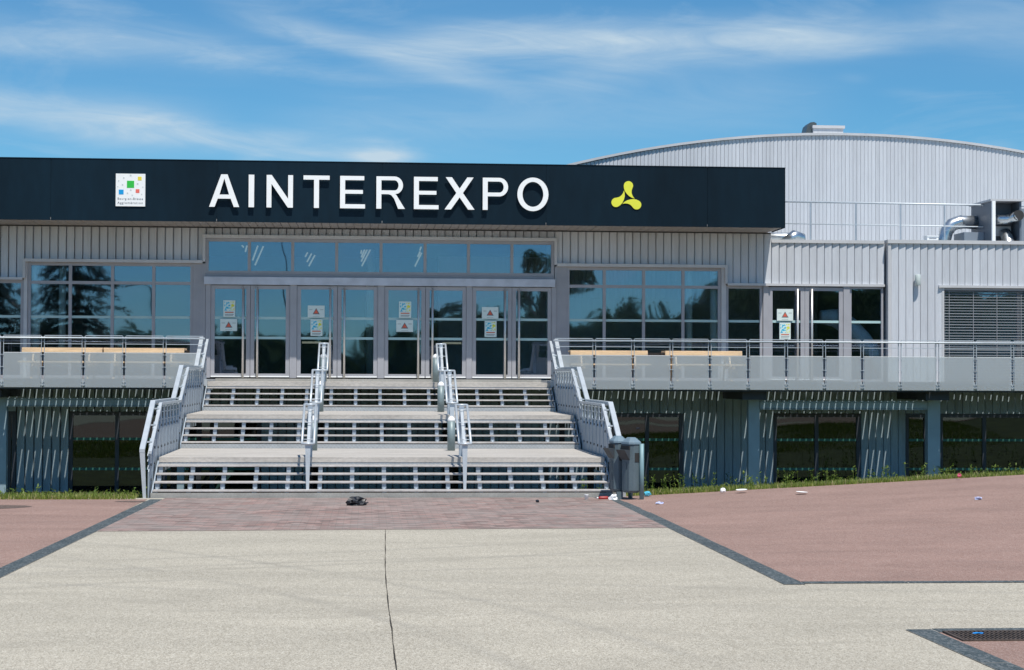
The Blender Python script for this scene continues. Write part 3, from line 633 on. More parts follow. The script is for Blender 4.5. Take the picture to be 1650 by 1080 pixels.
# blind window
bw = window(wing, XBL + .045, XR1 - .2, FLOOR, ZCL - .025, YR + .15, [XBL + 2.3 * k for k in range(1, 4)], (), .08)
zz = ZCL - .12; k = 0
slat = MB(); slat.prism([(-.035, -.012), (.035, .010), (.035, .015), (-.035, -.007)], 'x', XBL + .05, XR1 - .3); slm = slat.mesh('blind_slat'); slm.materials.append(M_blind)
while zz > FLOOR + .05:
    o = bpy.data.objects.new('blind_slat', slm); COL.objects.link(o); o.location = (0, YR + .07, zz + random.uniform(-.003, .003)); o.parent = bw; o.rotation_euler.x = random.uniform(-.05, .05); zz -= .0803
MB().box(XBL + .045, XR1 - .3, YR + .02, YR + .12, ZCL - .09, ZCL - .024).build('blind_box', M_frame, bw)
cords = MB()
for u in (1530, 1569, 1607, 1646): x = at(u, 520, YR)[0]; cords.box(x - .006, x + .006, YR + .028, YR + .033, FLOOR + .05, ZCL - .1)
cords.build('ladder_cord', M_frame, bw)
# side door group: post, double door, fixed pane
x_ = [at(u, 540, YW)[0] for u in (1229.5, 1238, 1297, 1359, 1369, 1424)]
for a, b in ((x_[0] + .004, x_[1]), (x_[3], x_[4])): MB().box(a, b, YW - .02, YW + .1, FLOOR, ZCL - .004).build('door_post', M_frame, wing)
door_leaf(wing, x_[1] + .005, x_[2] - .004, FLOOR + .03, ZCL - .03, YW + .01, at(1284.5, 540, YW)[0], (FR1,), .12)
door_leaf(wing, x_[2] + .004, x_[3] - .005, FLOOR + .03, ZCL - .03, YW + .01, at(1307.5, 540, YW)[0], (FR1,), .12)
window(wing, x_[4] + .004, x_[5] - .004, FLOOR, ZCL - .003, YW + .03, (), (), .06, frits=(FR1,))
# wall lamp
lx_, lz_ = at(1477, 452, YR)
wl = thing('wall_lamp', 'small pale cylinder lamp on the silver wall beside the slatted blind', 'lamp', (lx_, YR, lz_))
MB().lathe([(.075, lz_ - .15), (.082, lz_ - .14), (.082, lz_ + .15), (.078, lz_ + .16)], (lx_, YR - .11), 16).build('shade', mat('lamp_shade', (.56, .62, .60), .4), wl, True)
MB().box(lx_ - .04, lx_ + .04, YR - .05, YR + .03, lz_ - .06, lz_ + .06).build('bracket', M_trim, wl)

# --- arched hall behind
YG = 60.0
arc_px = [(925, 264), (1000, 247.5), (1100, 231), (1200, 221), (1300, 217), (1380, 216), (1450, 219.5), (1550, 229.5), (1650, 245)]
pts = [at(u, v, YG) for u, v in arc_px]
A = [[x, z] for x, z in pts]
# least squares circle through the measured eave
import numpy as np
P = np.array(A); Q = np.c_[2 * P, np.ones(len(P))]; sol = np.linalg.lstsq(Q, (P ** 2).sum(1), rcond=None)[0]
acx, acz = float(sol[0]), float(sol[1]); ar = math.sqrt(float(sol[2]) + acx ** 2 + acz ** 2)
def arc(x): return acz + math.sqrt(max(0, ar * ar - (x - acx) ** 2))
XG0, XG1 = max(acx - 13.5, acx - ar * .9), acx + 13.5
gab = thing('arched_hall', 'tall hall with curved roof and pale ribbed gable wall behind the entrance', 'building', (acx, YG, 0))
gw = MB(); nseg = 40
top = [(XG0 + (XG1 - XG0) * i / nseg, arc(XG0 + (XG1 - XG0) * i / nseg) - .06) for i in range(nseg + 1)]
gw.prism([(XG0, 0), (XG1, 0)] + top[::-1], 'y', YG + .114, YG + 30); gw = gw.build('wall', M_gable, gab)
cladding(ME_gab, PG, gw, XG0, XG1, YG, lambda x: (5.0, min(arc(x - .065), arc(x + .065)) - .05))
rf = MB()
for i in range(nseg):
    xa, xb = XG0 - .3 + (XG1 - XG0 + .6) * i / nseg, XG0 - .3 + (XG1 - XG0 + .6) * (i + 1) / nseg
    za, zb = arc(xa), arc(xb); rf.prism([(xa, za - .05), (xb, zb - .05), (xb, zb + .03), (xa, za + .03)], 'y', YG - .06, YG + 30.2)
rf.build('roof', M_trim, gab)

# ------------------------------------------------------------------ signs on the fascia
def shape_mesh(name, loops, depth):
    """filled 2D outline (holes included) extruded; returned standing in the XZ plane facing -Y"""
    cu = bpy.data.curves.new('tmp', 'CURVE'); cu.dimensions = '2D'; cu.fill_mode = 'BOTH'; cu.extrude = depth / 2
    for lp in loops:
        s = cu.splines.new('POLY'); s.points.add(len(lp) - 1); s.use_cyclic_u = True
        for p, (x, z) in zip(s.points, lp): p.co = (x, z, 0, 1)
    o = bpy.data.objects.new('tmp', cu); COL.objects.link(o)
    me = bpy.data.meshes.new_from_object(o.evaluated_get(bpy.context.evaluated_depsgraph_get()))
    bpy.data.objects.remove(o); bpy.data.curves.remove(cu)
    me.transform(Matrix(((1,0,0,0), (0,0,-1,0), (0,1,0,0), (0,0,0,1)))); me.name = name; me.materials.clear(); return me
def text_mesh(name, body, size, depth, space=1.0):
    cu = bpy.data.curves.new('tmp', 'FONT'); cu.body = body; cu.size = size; cu.extrude = depth / 2; cu.space_character = space; cu.resolution_u = 3
    o = bpy.data.objects.new('tmp', cu); COL.objects.link(o)
    me = bpy.data.meshes.new_from_object(o.evaluated_get(bpy.context.evaluated_depsgraph_get()))
    bpy.data.objects.remove(o); bpy.data.curves.remove(cu)
    me.transform(Matrix(((1,0,0,0), (0,0,-1,0), (0,1,0,0), (0,0,0,1)))); me.name = name; me.materials.clear(); return me
CH = .885; ZLT = 6.985
def ell(cx_, cz_, a, b, t0, t1, n=20): return [(cx_ + a * math.cos(R(t0 + (t1 - t0) * i / n)), cz_ + b * math.sin(R(t0 + (t1 - t0) * i / n))) for i in range(n + 1)]
def letter(ch, w):
    h = CH; s = .136; t = .113
    if ch == 'I': return [[(0,0), (w,0), (w,h), (0,h)]]
    if ch == 'A': 
        c = w / 2; k = .146
        return [[(0,0), (k,0), (k+.085,.225), (w-k-.085,.225), (w-k,0), (w,0), (c+.085,h), (c-.085,h)], [(k+.128,.335), (w-k-.128,.335), (c,.775)]]
    if ch == 'N': return [[(0,0), (s-.005,0), (s-.005,h-.24), (w-s+.0,0), (w,0), (w,h), (w-s+.005,h), (w-s+.005,.24), (s,h), (0,h)]]
    if ch == 'T': c = w / 2; return [[(c-s/2,0), (c+s/2,0), (c+s/2,h-t), (w,h-t), (w,h), (0,h), (0,h-t), (c-s/2,h-t)]]
    if ch == 'E': return [[(0,0), (w,0), (w,t), (s,t), (s,.40), (w-.06,.40), (w-.06,.40+t-.01), (s,.40+t-.01), (s,h-t), (w-.025,h-t), (w-.025,h), (0,h)]]
    if ch == 'X': return [[(0,0), (.175,0), (w/2,.335), (w-.175,0), (w,0), (w/2+.09,.455), (w-.03,h), (w-.2,h), (w/2,.575), (.2,h), (.03,h), (w/2-.09,.455)]]
    if ch in 'PR':
        zb = .375 if ch == 'P' else .40; mid = (h + zb) / 2; rr = (h - zb) / 2; x1 = w - (0 if ch == 'P' else .055)
        bowl = ell(x1 - rr * .95, mid, rr * .95, rr, -90, 90, 16); inn = ell(x1 - rr * .95, mid, rr * .95 - s + .015, rr - t + .01, -90, 90, 12)
        if ch == 'P': outer = [(0,0), (s,0), (s,zb)] + bowl + [(0,h)]
        else: outer = [(0,0), (s,0), (s,zb), (w*.42,zb), (w*.52,zb-.025), (w*.62,zb-.12), (w-.185,0), (w,0), (w*.80,.25), (w*.71,.365), (w*.66,zb+.005)] + bowl[2:] + [(0,h)]
        return [outer, [(s, zb + t - .01)] + inn + [(s, h - t + .01)]]
    if ch == 'O': return [ell(w/2, h/2, w/2, h/2+.02, 0, 354, 39), ell(w/2, h/2, w/2-s-.005, h/2+.02-t-.005, 0, 354, 39)]
sign = thing('letter_sign', 'large white raised capital letters in one row along the dark fascia', 'sign', (.4, YF, ZLT))
for ch, u0, u1 in (('A',337,385.5), ('I',400.6,409.4), ('N',429.5,472), ('T',488.9,531), ('E',548,588.3), ('R',606.5,652.6), ('E',667,706.8), ('X',716.5,764.8), ('P',778,818.8), ('O',833.8,883.8)):
    xa, xb = at(u0, 310, YF - .12)[0], at(u1, 310, YF - .12)[0]
    me = shape_mesh('letter_' + ch.lower(), letter(ch, xb - xa), .035)
    o = obj('letter', me, M_white, sign); o.location = (xa, YF - .088, ZLT)
# emblem: three drops
em = thing('emblem', 'yellow emblem of three curled drops on the dark fascia', 'sign', (at(1009, 315, YF)[0], YF, 7.05))
sc = 1 / 16.5
def zpx(x, y): return at(960 + x * sc, 280 + y * sc, YF - .02)
c0 = (831, 638)
drop = [(868 + 123 * math.cos(R(a)), 322 - 123 * math.sin(R(a))) for a in range(-12, 195, 9)] + [(752, 400), (778, 470), (825, 535), (890, 600), (960, 640), (1036, 664), (990, 610), (962, 550), (950, 490), (955, 440), (972, 390)]
M_yel = mat('emblem_yellow', (.80, .80, .06), .5, 0, .03, 3)
for k in range(3):
    a = R(-120 * k); q = []
    for x, y in drop:
        dx, dy = x - c0[0], y - c0[1]; q.append((c0[0] + dx * math.cos(a) - dy * math.sin(a), c0[1] + dx * math.sin(a) + dy * math.cos(a)))
    lp = [zpx(*p) for p in q]; me = shape_mesh('drop', [lp], .02); o = obj('drop', me, M_yel, em); o.location = (0, YF - .0155, 0)
# logo board
bx0, bz1 = at(187, 280, YF); bx1, bz0 = at(234, 333, YF)
lb = thing('logo_board', 'white square logo board with green, blue, red and yellow squares', 'sign', ((bx0 + bx1) / 2, YF, bz0))
MB().box(bx0, bx1, YF - .03, YF - .001, bz0, bz1).build('board', M_white, lb)
bwid, bht = bx1 - bx0, bz1 - bz0
def sq(cx_, cz_, s, col, nm):
    x, z = bx0 + bwid * cx_, bz1 - bht * cz_; MB().box(x - s * bwid / 2, x + s * bwid / 2, YF - .034, YF - .0305, z - s * bwid / 2, z + s * bwid / 2).build('square', mat(nm, col, .5, 0, .02), lb)
sq(.50, .325, .245, (.03, .52, .06), 'logo_green'); sq(.81, .145, .13, (.85, .70, .06), 'logo_yellow'); sq(.185, .565, .165, (.0, .33, .72), 'logo_blue'); sq(.74, .53, .13, (.85, .17, .13), 'logo_red')
Mg = (.62, .64, .64)
for i, (a, b, s) in enumerate([(.50,.05,.06), (.27,.13,.05), (.10,.22,.04), (.23,.34,.05), (.74,.31,.06), (.92,.41,.04), (.51,.50,.05), (.40,.60,.05), (.88,.63,.04), (.56,.66,.04), (.07,.40,.035)]): sq(a, b, s, Mg, 'logo_grey')
M_ink = mat('logo_ink', (.16, .17, .19), .6)
for body, zf in (('Bourg-en-Bresse', .80), ('Agglomération', .925)):
    me = text_mesh('lettering', body, .085, .003, 1.25); xs = [v.co.x for v in me.vertices]; s = .86 * bwid / (max(xs) - min(xs))
    o = obj('lettering', me, M_ink, lb); o.scale = (s, 1, 1); o.location = (bx0 + .06 * bwid, YF - .033, bz1 - bht * zf)

# ------------------------------------------------------------------ staircase
st = thing('entrance_staircase', 'broad open metal staircase in three flights with two landings below the doors', 'staircase', (.4, Y0, 0))
MB().box(XL - .03, XR + .28, Y0 - .0, Y0 + .32, -.25, TR_ - .052).build('concrete_base', M_cement, st)
def tread(i):     # i = 1..15
    k = (i - 1) % 5; fl = (i - 1) // 5; return (Y0, YF2, YF3)[fl] + k * TG, i * TR_
for fl in range(3):
    base_y = (Y0, YF2, YF3)[fl]
    for k in range(4):
        y, z = tread(fl * 5 + k + 1)
        x1 = XR + (.22 if (fl == 0 and k == 0) else 0.0)
        t = MB().box(XL, x1, y, y + TG + .015, z - .034, z).build('tread', M_tread, st, bevel=.006)
    # sawtooth carriers
    nst = 15
    for j in range(nst):
        x = XL + .02 + (XR - XL - .13) * j / (nst - 1)
        mb = MB()
        for k in range(4):
            y, z = tread(fl * 5 + k + 1); zb = z - TR_
            if fl == 0 and k == 0: zb = TR_ - .2
            if k > 0 or fl == 0: mb.box(x, x + .085, y + .035, y + .12, zb + (.0 if k else 0), z - .035)
        y4, z4 = tread(fl * 5 + 4)
        y1, z1 = tread(fl * 5 + 1)
        mb.prism([(y1 + .13, z1 - .06), (y4 + TG, z4 - .06), (y4 + TG, z4 - .26), (y1 + .13, z1 - .26)], 'x', x + .025, x + .06)
        mb.build('carrier', M_galvd, st)
    # plated last riser and landing edge
    y, z = tread(fl * 5 + 5)
    MB().box(XL, XR, y + .012, y + .03, z - TR_ + .002, z - .03).build('riser_plate', M_checker, st)
for (ya, yb, z) in ((YL1, YF2, 5 * TR_), (YL2, YF3, 10 * TR_)):
    # landing boards with fine joints, plated first riser behind
    ld = MB().box(XL, XR, ya, yb + .25, z - .10, z - .028).build('landing', M_land, st)
    nb = 30; w = (yb - .006 - ya) / nb
    bm_ = MB().box(XL, XR, 0, w - .008, -.027, 0).mesh('landing_board'); bm_.materials.append(M_land)
    for i in range(nb):
        o = bpy.data.objects.new('landing_board', bm_); COL.objects.link(o); o.location = (0, ya + i * w, z); o.parent = ld
    MB().box(XL, XR, yb - .004, yb + .012, z + .001, z + TR_ - .052).build('riser_plate', M_checker, st)
    for x in (XL + .2, -1.2, 2.0, XR - .3):
        for yy in (ya + .3, yb - .3): MB().box(x, x + .12, yy, yy + .12, -1.0, z - .101).build('support_post', M_dark, st)
ztop = 15 * TR_
MB().box(XL, XR, YTOP, YW - .03, ztop - .12, ztop).build('landing', M_land, st)
for a, b in ((XL - .31, XL - .002), (XR + .002, XR + .31)): MB().box(a, b, YTOP - .1, YW - .03, ztop - .12, ztop + .055).build('landing_edge', M_slab, st)
MB().box(XL, XR, YW - .32, YW + .1, ztop + .001, ztop + .075).build('door_sill', M_cement, st)

# side railings ------------------------------------------------------
PROF = [(36.55, .97), (38.35, 1.90), (42.35, 1.90), (44.15, 2.66), (47.95, 2.66), (49.45, 3.43)]
def prof(y):
    if y <= PROF[0][0]: return PROF[0][1]
    for (a, za), (b, zb) in zip(PROF[:-1], PROF[1:]):
        if y <= b: return za + (zb - za) * (y - a) / (b - a)
    return PROF[-1][1]
def nose(y):
    """walking surface height"""
    if y < Y0: return 0
    for y0_, yl, b in ((Y0, YL1, 0), (YF2, YL2, 5), (YF3, YTOP, 10)):
        if y < y0_: return b * TR_
        if y < yl: return (b + 1 + int((y - y0_) / TG)) * TR_
    return 15 * TR_
def side_rail(sgn, xe, label):
    t = thing('stair_railing', label, 'railing', (xe + sgn * .2, Y0, 0))
    xi = xe + sgn * .045; xo = xe + sgn * .19
    def bx(a, b): return (min(a, b), max(a, b))
    a, b = bx(xo - .05, xo + .05); MB().sweep_yz(PROF, a, b, .07).build('outer_handrail', M_galv, t)
    a, b = bx(xi - .03, xi + .03); MB().sweep_yz([(y + .12, z - .045) for y, z in PROF], a, b, .055).build('inner_handrail', M_galv, t)
    MB().add([(xo-.05, 36.55, .965), (xo+.05, 36.55, .965), (xo+.05, 36.60, .965), (xo-.05, 36.60, .965), (xo-.03+.05, 36.60, -.02), (xo+.03+.05, 36.60, -.02), (xo+.03+.05, 36.66, -.02), (xo-.03+.05, 36.66, -.02)],
             [(0,1,2,3), (7,6,5,4), (0,4,5,1), (1,5,6,2), (2,6,7,3), (3,7,4,0)]).build('end_post', M_galv, t)
    a, b = bx(xi + sgn * .03, xi + sgn * .055)
    y = 36.78; pit = .62
    rods = MB()
    for d in (.13, .24, .40): rods.sweep_yz([(yy + .1, z - d) for yy, z in PROF], xi + sgn * .045 - .008, xi + sgn * .045 + .008, .016)
    while y < 49.3:
        w = pit - .10; z1 = prof(y + w / 2) - .11; z0 = nose(y) - .36; s = (prof(y + w) - prof(y)) / w
        zs0, zs1 = prof(y) - .12, prof(y + w) - .12
        st0, st1 = y + w * .25, y + w * .70
        pts_ = [(y, z0), (y + w, z0), (y + w, zs1 - .46), (y + w * .86, zs1 - .40 - s * w * .14), (st1, prof(st1) - .34), (st1, prof(st1) - .12), (st0, prof(st0) - .12), (st0, prof(st0) - .34), (y + w * .08, zs0 - .42 + s * w * .08), (y, zs0 - .46)]
        MB().prism(pts_, 'x', a, b).build('side_panel', M_galvd, t)
        for zz in (prof(st0) - .52, z0 + .55):
            q = xi + sgn * .028; MB().tube([(q, y + w / 2, zz), (q - sgn * .016, y + w / 2, zz)], .026, 8).build('bolt', M_dark, t)
        y += pit
    rods.build('infill_rods', M_galv, t)
    # outer board wall and cross ties between the two handrails
    yy = 36.95; ties = MB()
    while yy < 49.3:
        ties.box(min(xi, xo), max(xi, xo), yy, yy + .03, prof(yy) - .10, prof(yy) - .07); yy += .62
    ties.build('cross_ties', M_galv, t)
    for p0, p1 in ((Y0 + .05, YL1), (YF2, YL2), (YF3, YTOP)):
        z0, z1 = nose(p0 + .01), nose(p1 - .01) + .0
        MB().prism([(p0, z0 - .30), (p0, z0 - .06), (p1, z1 + .08), (p1, z1 - .20)], 'x', min(xe + sgn * .002, xe + sgn * .028), max(xe + sgn * .002, xe + sgn * .028)).build('stringer', M_galvd, t)
    return t
side_rail(-1, XL, 'stepped grey side railing of the stairs next to the end-to-end picnic tables')
side_rail(1, XR, 'stepped grey side railing of the stairs beside the litter bins')

# middle handrails ------------------------------------------------------
def mid_rail(x, ya, za, yb, zb, base0, base1, label, group):
    t = thing('middle_handrail', label, 'handrail', (x, ya, base0), group)
    for s in (-1, 1): MB().tube([(x + s * .12, ya, za), (x + s * .12, yb, zb)], .026, 10).build('rail', M_galv, t, True)
    for (yy, zz) in ((ya, za), (yb, zb)): MB().tube([(x - .12, yy, zz), (x + .12, yy, zz)], .026, 10).build('cross_bar', M_galv, t, True)
    for f in (.12, .55, .88):
        yy, zz = ya + (yb - ya) * f, za + (zb - za) * f; MB().tube([(x - .12, yy, zz - .01), (x + .12, yy, zz - .01)], .012, 6).build('cross_bar', M_galv, t, True)
    MB().add([(x-.055, ya+.02, za-.02), (x+.055, ya+.02, za-.02), (x+.055, ya+.10, za+.02), (x-.055, ya+.10, za+.02), (x-.028, ya-.02, base0), (x+.028, ya-.02, base0), (x+.028, ya+.05, base0), (x-.028, ya+.05, base0)],
             [(0,1,2,3), (7,6,5,4), (0,4,5,1), (1,5,6,2), (2,6,7,3), (3,7,4,0)]).build('post', M_galv, t)
    MB().box(x - .05, x + .05, yb - .10, yb - .02, base1, zb - .03).build('post', M_galvd, t)
    MB().prism([(ya + .1, za - .16), (yb - .1, zb - .16), (yb - .1, zb - .10), (ya + .1, za - .10)], 'x', x - .03, x + .03).build('spine', M_galv, t)
    return t
XC = (-1.15, 2.0); side = ('below the letter T', 'below the letter X')
for x, sd in zip(XC, side):
    mid_rail(x, 36.95, 1.06, 38.42, 1.82, TR_, 5 * TR_, 'twin tube handrail in the middle of the bottom flight, %s' % sd, 'handrails along the middle of the stairs')
    mid_rail(x, YF2 + .22, 1.80, YL2 + .5, 2.55, 6 * TR_, 10 * TR_, 'twin tube handrail in the middle of the second flight, %s' % sd, 'handrails along the middle of the stairs')
    mid_rail(x + .02, YF3 + .22, 2.56, YTOP + .45, 3.28, 11 * TR_, 15 * TR_, 'twin tube handrail in the middle of the top flight, %s' % sd, 'handrails along the middle of the stairs')
# bollard lights
bo = None
for x, sd in ((-1.16, 'below the letter T'), (1.92, 'below the letter X')):
    for y, z, lev in ((41.2, .75, 'lower landing'), (47.0, 1.5, 'upper landing'), (50.6, 2.25, 'top platform')):
        lab = 'short grey bollard with white domed cap on the %s, %s' % (lev, sd)
        if bo is None:
            bo = local_thing('bollard', lab, 'bollard', (x, y, z), 0, 'bollards on the stair landings')
            lpart('shaft', MB().lathe([(.088, 0), (.088, .66)], n=20), M_bollard, bo, True)
            lpart('cap', MB().lathe([(.088, .661), (.088, .69), (.075, .73), (.04, .765), (.005, .78)], n=20), M_bwhite, bo, True)
        else:
            c = copy_tree(bo); c.location = (x, y, z); c['label'] = lab
for o in bpy.data.objects:
    if o.name.startswith('shaft'):
        for p in o.data.polygons:
            if len(p.vertices) > 4: p.use_smooth = False

# ------------------------------------------------------------------ balconies
def balcony(x0, x1, label):
    t = thing('balcony', label, 'balcony', ((x0 + x1) / 2, YB, 0))
    dk = MB(); x = x0; p = .182; g = .032
    while x < x1 - .05:
        dk.box(x, min(x + p - g, x1), YB + .06, YW - .01, FLOOR - .045, FLOOR - .003); x += p
    dk.build('deck', M_deck, t)
    MB().box(x0, x1, YB + .0, YB + .055, FLOOR - .235, FLOOR).build('edge_beam', M_slab, t)
    MB().box(x0, x1, YB + .02, YB + .20, FLOOR - .275, FLOOR - .237).build('edge_flange', M_dark, t)
    for y in (49.25, 49.95, 50.62, 51.22, 51.74): MB().box(x0, x1, y - .05, y + .05, FLOOR - .19, FLOOR - .047).build('joist', M_dark, t)
    return t
XBL0, XBL1 = XF0, XL - .30; XBR0, XBR1 = XR + .30, 26.0
bl = balcony(XBL0, XBL1, 'raised deck with frosted panels on the side of the conifer reflections')
br_ = balcony(XBR0, XBR1, 'raised deck with frosted panels on the side of the low silver wing')
def column(parent, u0, u1, Y, z1):
    xa, xb = at(u0, 720, Y)[0], at(u1, 720, Y)[0]
    mb = MB(); c = .018; mb.box(xa, xb, Y, Y + c, -1.2, z1); mb.box(xa, xb, Y + .22, Y + .22 + c, -1.2, z1); mb.box((xa + xb) / 2 - .01, (xa + xb) / 2 + .01, Y + c, Y + .22, -1.2, z1)
    return mb.build('column', M_col, parent)
YC = YB + 1.15
def beam(parent, xa, xb, v0, v1, u):
    z1, z0 = zat(u, v0, YC), zat(u, v1, YC); mb = MB(); mb.box(xa, xb, YC - .05, YC + .15, z1 - .02, z1); mb.box(xa, xb, YC - .05, YC + .15, z0, z0 + .02); mb.box(xa, xb, YC + .04, YC + .06, z0 + .02, z1 - .02)
    mb.box(xa, xb, YC - .03, YC + .038, z0 + .03, z1 - .03)
    mb.build('beam', M_col, parent); return z1
zb1 = beam(bl, at(10.5, 650, YC)[0], XBL1 + .1, 641.5, 655, 100); column(bl, -6, 10, YC, zb1 + .0); column(bl, 280, 297, YC, zb1)
beam(br_, at(1224.5, 650, YC)[0], at(1494, 650, YC)[0], 646, 660, 1300); column(br_, 1206, 1224, YC, 1.80); column(br_, 1495, 1515, YC, 1.80); column(br_, 1740, 1760, YC, 1.8)
for par, u in ((br_, 1215), (br_, 1505), (bl, 2), (br_, 1750)):
    x = at(u, 640, YC)[0]; MB().box(x - .5, x + .16, YB + .3, YW - .1, 1.81, FLOOR - .252).build('cross_beam', M_dark, par)
def balcony_rail(x0, x1, posts_, label):
    t = thing('balcony_railing', label, 'railing', ((x0 + x1) / 2, YB, FLOOR - .23))
    ys = YB - .05
    ends = [x0] + posts_ + [x1]
    for a, b in zip(ends[:-1], ends[1:]):
        a_, b_ = a + .046, b - .046
        MB().box(a_, b_, ys - .018, ys + .018, 3.43, 3.448).build('top_rail', M_galv, t)
        MB().box(a_, b_, ys - .006, ys + .006, 3.215, 3.232).build('mid_rail', M_galv, t)
        MB().box(a_ + .005, b_ - .005, ys - .035, ys - .023, 2.085, 2.985).build('glass_panel', M_frost, t)
        MB().box(a_ + .005, b_ - .005, ys - .036, ys - .022, 2.986, 2.998).build('panel_edge', M_white, t)
    MB().tube([(x0, ys - .045, 3.378), (x1, ys - .045, 3.378)], .024, 10).build('handrail', M_galv, t, True)
    for p in posts_:
        mb = MB()
        for s in (-1, 1): mb.box(p + s * .038 - .007, p + s * .038 + .007, ys - .02, ys + .02, 2.10, 3.428)
        for zz in (2.94, 2.62, 2.16, 2.24): mb.box(p - .052, p + .052, ys - .045, ys - .037, zz - .007, zz + .007)
        mb.box(p - .012, p + .012, ys - .01, ys + .05, 2.12, 2.24); mb.box(p - .012, p + .012, ys - .045, ys + .0, 3.35, 3.40)
        mb.build('post', M_galv, t)
    return t
lp_ = [at(u, 580, YB)[0] for u in (3.8, 69.5, 135, 200.5, 265.5)]; pl = lp_[1] - lp_[0]
balcony_rail(XF0 + .2, XL - .04, [lp_[0] - pl * k for k in range(5, 0, -1)] + lp_, 'metal and frosted glass railing of the deck with the two end-to-end wooden tables')
rp0 = at(957, 580, YB)[0]; pr_ = (at(1630, 580, YB)[0] - rp0) / 11
balcony_rail(XR + .04, 25.8, [rp0 + pr_ * k for k in range(0, 19)], 'metal and frosted glass railing of the deck running past the side door')

# ------------------------------------------------------------------ picnic tables on the deck
def table(x, y, ln, label):
    t = local_thing('picnic_table', label, 'table', (x, y, FLOOR), random.uniform(-.012, .012), 'picnic tables on the deck')
    for k in range(4): lpart('table_plank', MB().box(-ln / 2, ln / 2, -.36 + k * .182, -.36 + k * .182 + .172, .775, .82), M_wood, t, bevel=.004)
    lpart('apron', MB().box(-ln / 2, ln / 2, -.365, -.335, .70, .774), M_wood, t)
    for s in (-1, 1):
        for k in range(2): lpart('bench_plank', MB().box(-ln / 2 - .03, ln / 2 + .05, s * .62 - .14 + k * .145, s * .62 - .005 + k * .145, .42, .46), M_wood, t, bevel=.004)
    for xx in (-ln / 2 + .32, ln / 2 - .32):
        lg = MB()
        for s in (-1, 1): lg.prism([(s * .30, .774), (s * .22, .774), (s * .52, 0), (s * .62, 0)], 'x', xx - .045, xx)
        lg.box(xx + .001, xx + .04, -.74, .74, .33, .419); lg.box(xx + .002, xx + .04, -.34, .34, .69, .774)
        lpart('leg_frame', lg, M_wood, t)
    return t
YT = 49.74
def tabx(u0, u1): a, b = at(u0, 565, YT - .36)[0], at(u1, 565, YT - .36)[0]; return (a + b) / 2, b - a - .02
c, l = tabx(34.5, 165.5); table(c, YT, l, 'pine picnic table in the end-to-end pair, farther from the stairs')
c, l = tabx(166.5, 297.5); table(c, YT, l, 'pine picnic table in the end-to-end pair, next to the stairs')
c, l = tabx(919, 1044.5); table(c, YT, l, 'pine picnic table standing alone, between the stairs and another table')
c, l = tabx(1071.5, 1196.5); table(c, YT, l, 'pine picnic table nearest the side door')

# ------------------------------------------------------------------ notices on the doors
def poster_mat(name):
    M = bpy.data.materials.new(name); M.use_nodes = True; T = M.node_tree; b = T.nodes['Principled BSDF']; b.inputs['Roughness'].default_value = .5
    tc_ = T.nodes.new('ShaderNodeTexCoord'); sp_ = T.nodes.new('ShaderNodeSeparateXYZ'); T.links.new(tc_.outputs['Object'], sp_.inputs[0])
    n_ = T.nodes.new('ShaderNodeTexNoise'); n_.inputs['Scale'].default_value = 17; n_.inputs['Detail'].default_value = 2; T.links.new(tc_.outputs['Object'], n_.inputs['Vector'])
    rp = T.nodes.new('ShaderNodeValToRGB'); rp.color_ramp.interpolation = 'CONSTANT'
    for i, (p_, c_) in enumerate([(0, (.02, .38, .62)), (.44, (.10, .58, .72)), (.5, (.66, .78, .74)), (.60, (.70, .78, .74))]):
        if i > 1: rp.color_ramp.elements.new(p_)
        rp.color_ramp.elements[i].position = p_; rp.color_ramp.elements[i].color = (*c_, 1)
    r2 = T.nodes.new('ShaderNodeValToRGB'); r2.color_ramp.interpolation = 'CONSTANT'
    for i, (p_, c_) in enumerate([(0, (.72, .70, .04)), (.47, (.62, .74, .42)), (.54, (.70, .79, .74))]):
        if i > 1: r2.color_ramp.elements.new(p_)
        r2.color_ramp.elements[i].position = p_; r2.color_ramp.elements[i].color = (*c_, 1)
    T.links.new(n_.outputs['Fac'], rp.inputs[0]); T.links.new(n_.outputs['Fac'], r2.inputs[0])
    gt = T.nodes.new('ShaderNodeMath'); gt.operation = 'GREATER_THAN'; T.links.new(sp_.outputs[0], gt.inputs[0]); gt.inputs[1].default_value = .03
    mm = T.nodes.new('ShaderNodeMix'); mm.data_type = 'RGBA'; T.links.new(gt.outputs[0], mm.inputs[0]); T.links.new(rp.outputs[0], mm.inputs[6]); T.links.new(r2.outputs[0], mm.inputs[7])
    T.links.new(mm.outputs[2], b.inputs['Base Color']); return M
M_paper = mat('paper', (.66, .75, .72), .6, 0, .03, 4); M_poster = poster_mat('poster_print'); M_warn = mat('warning_red', (.72, .12, .06), .5); M_ink2 = mat('print_grey', (.13, .15, .16), .6); M_sub = mat('poster_red', (.55, .12, .05), .6)
YN = YW - .016
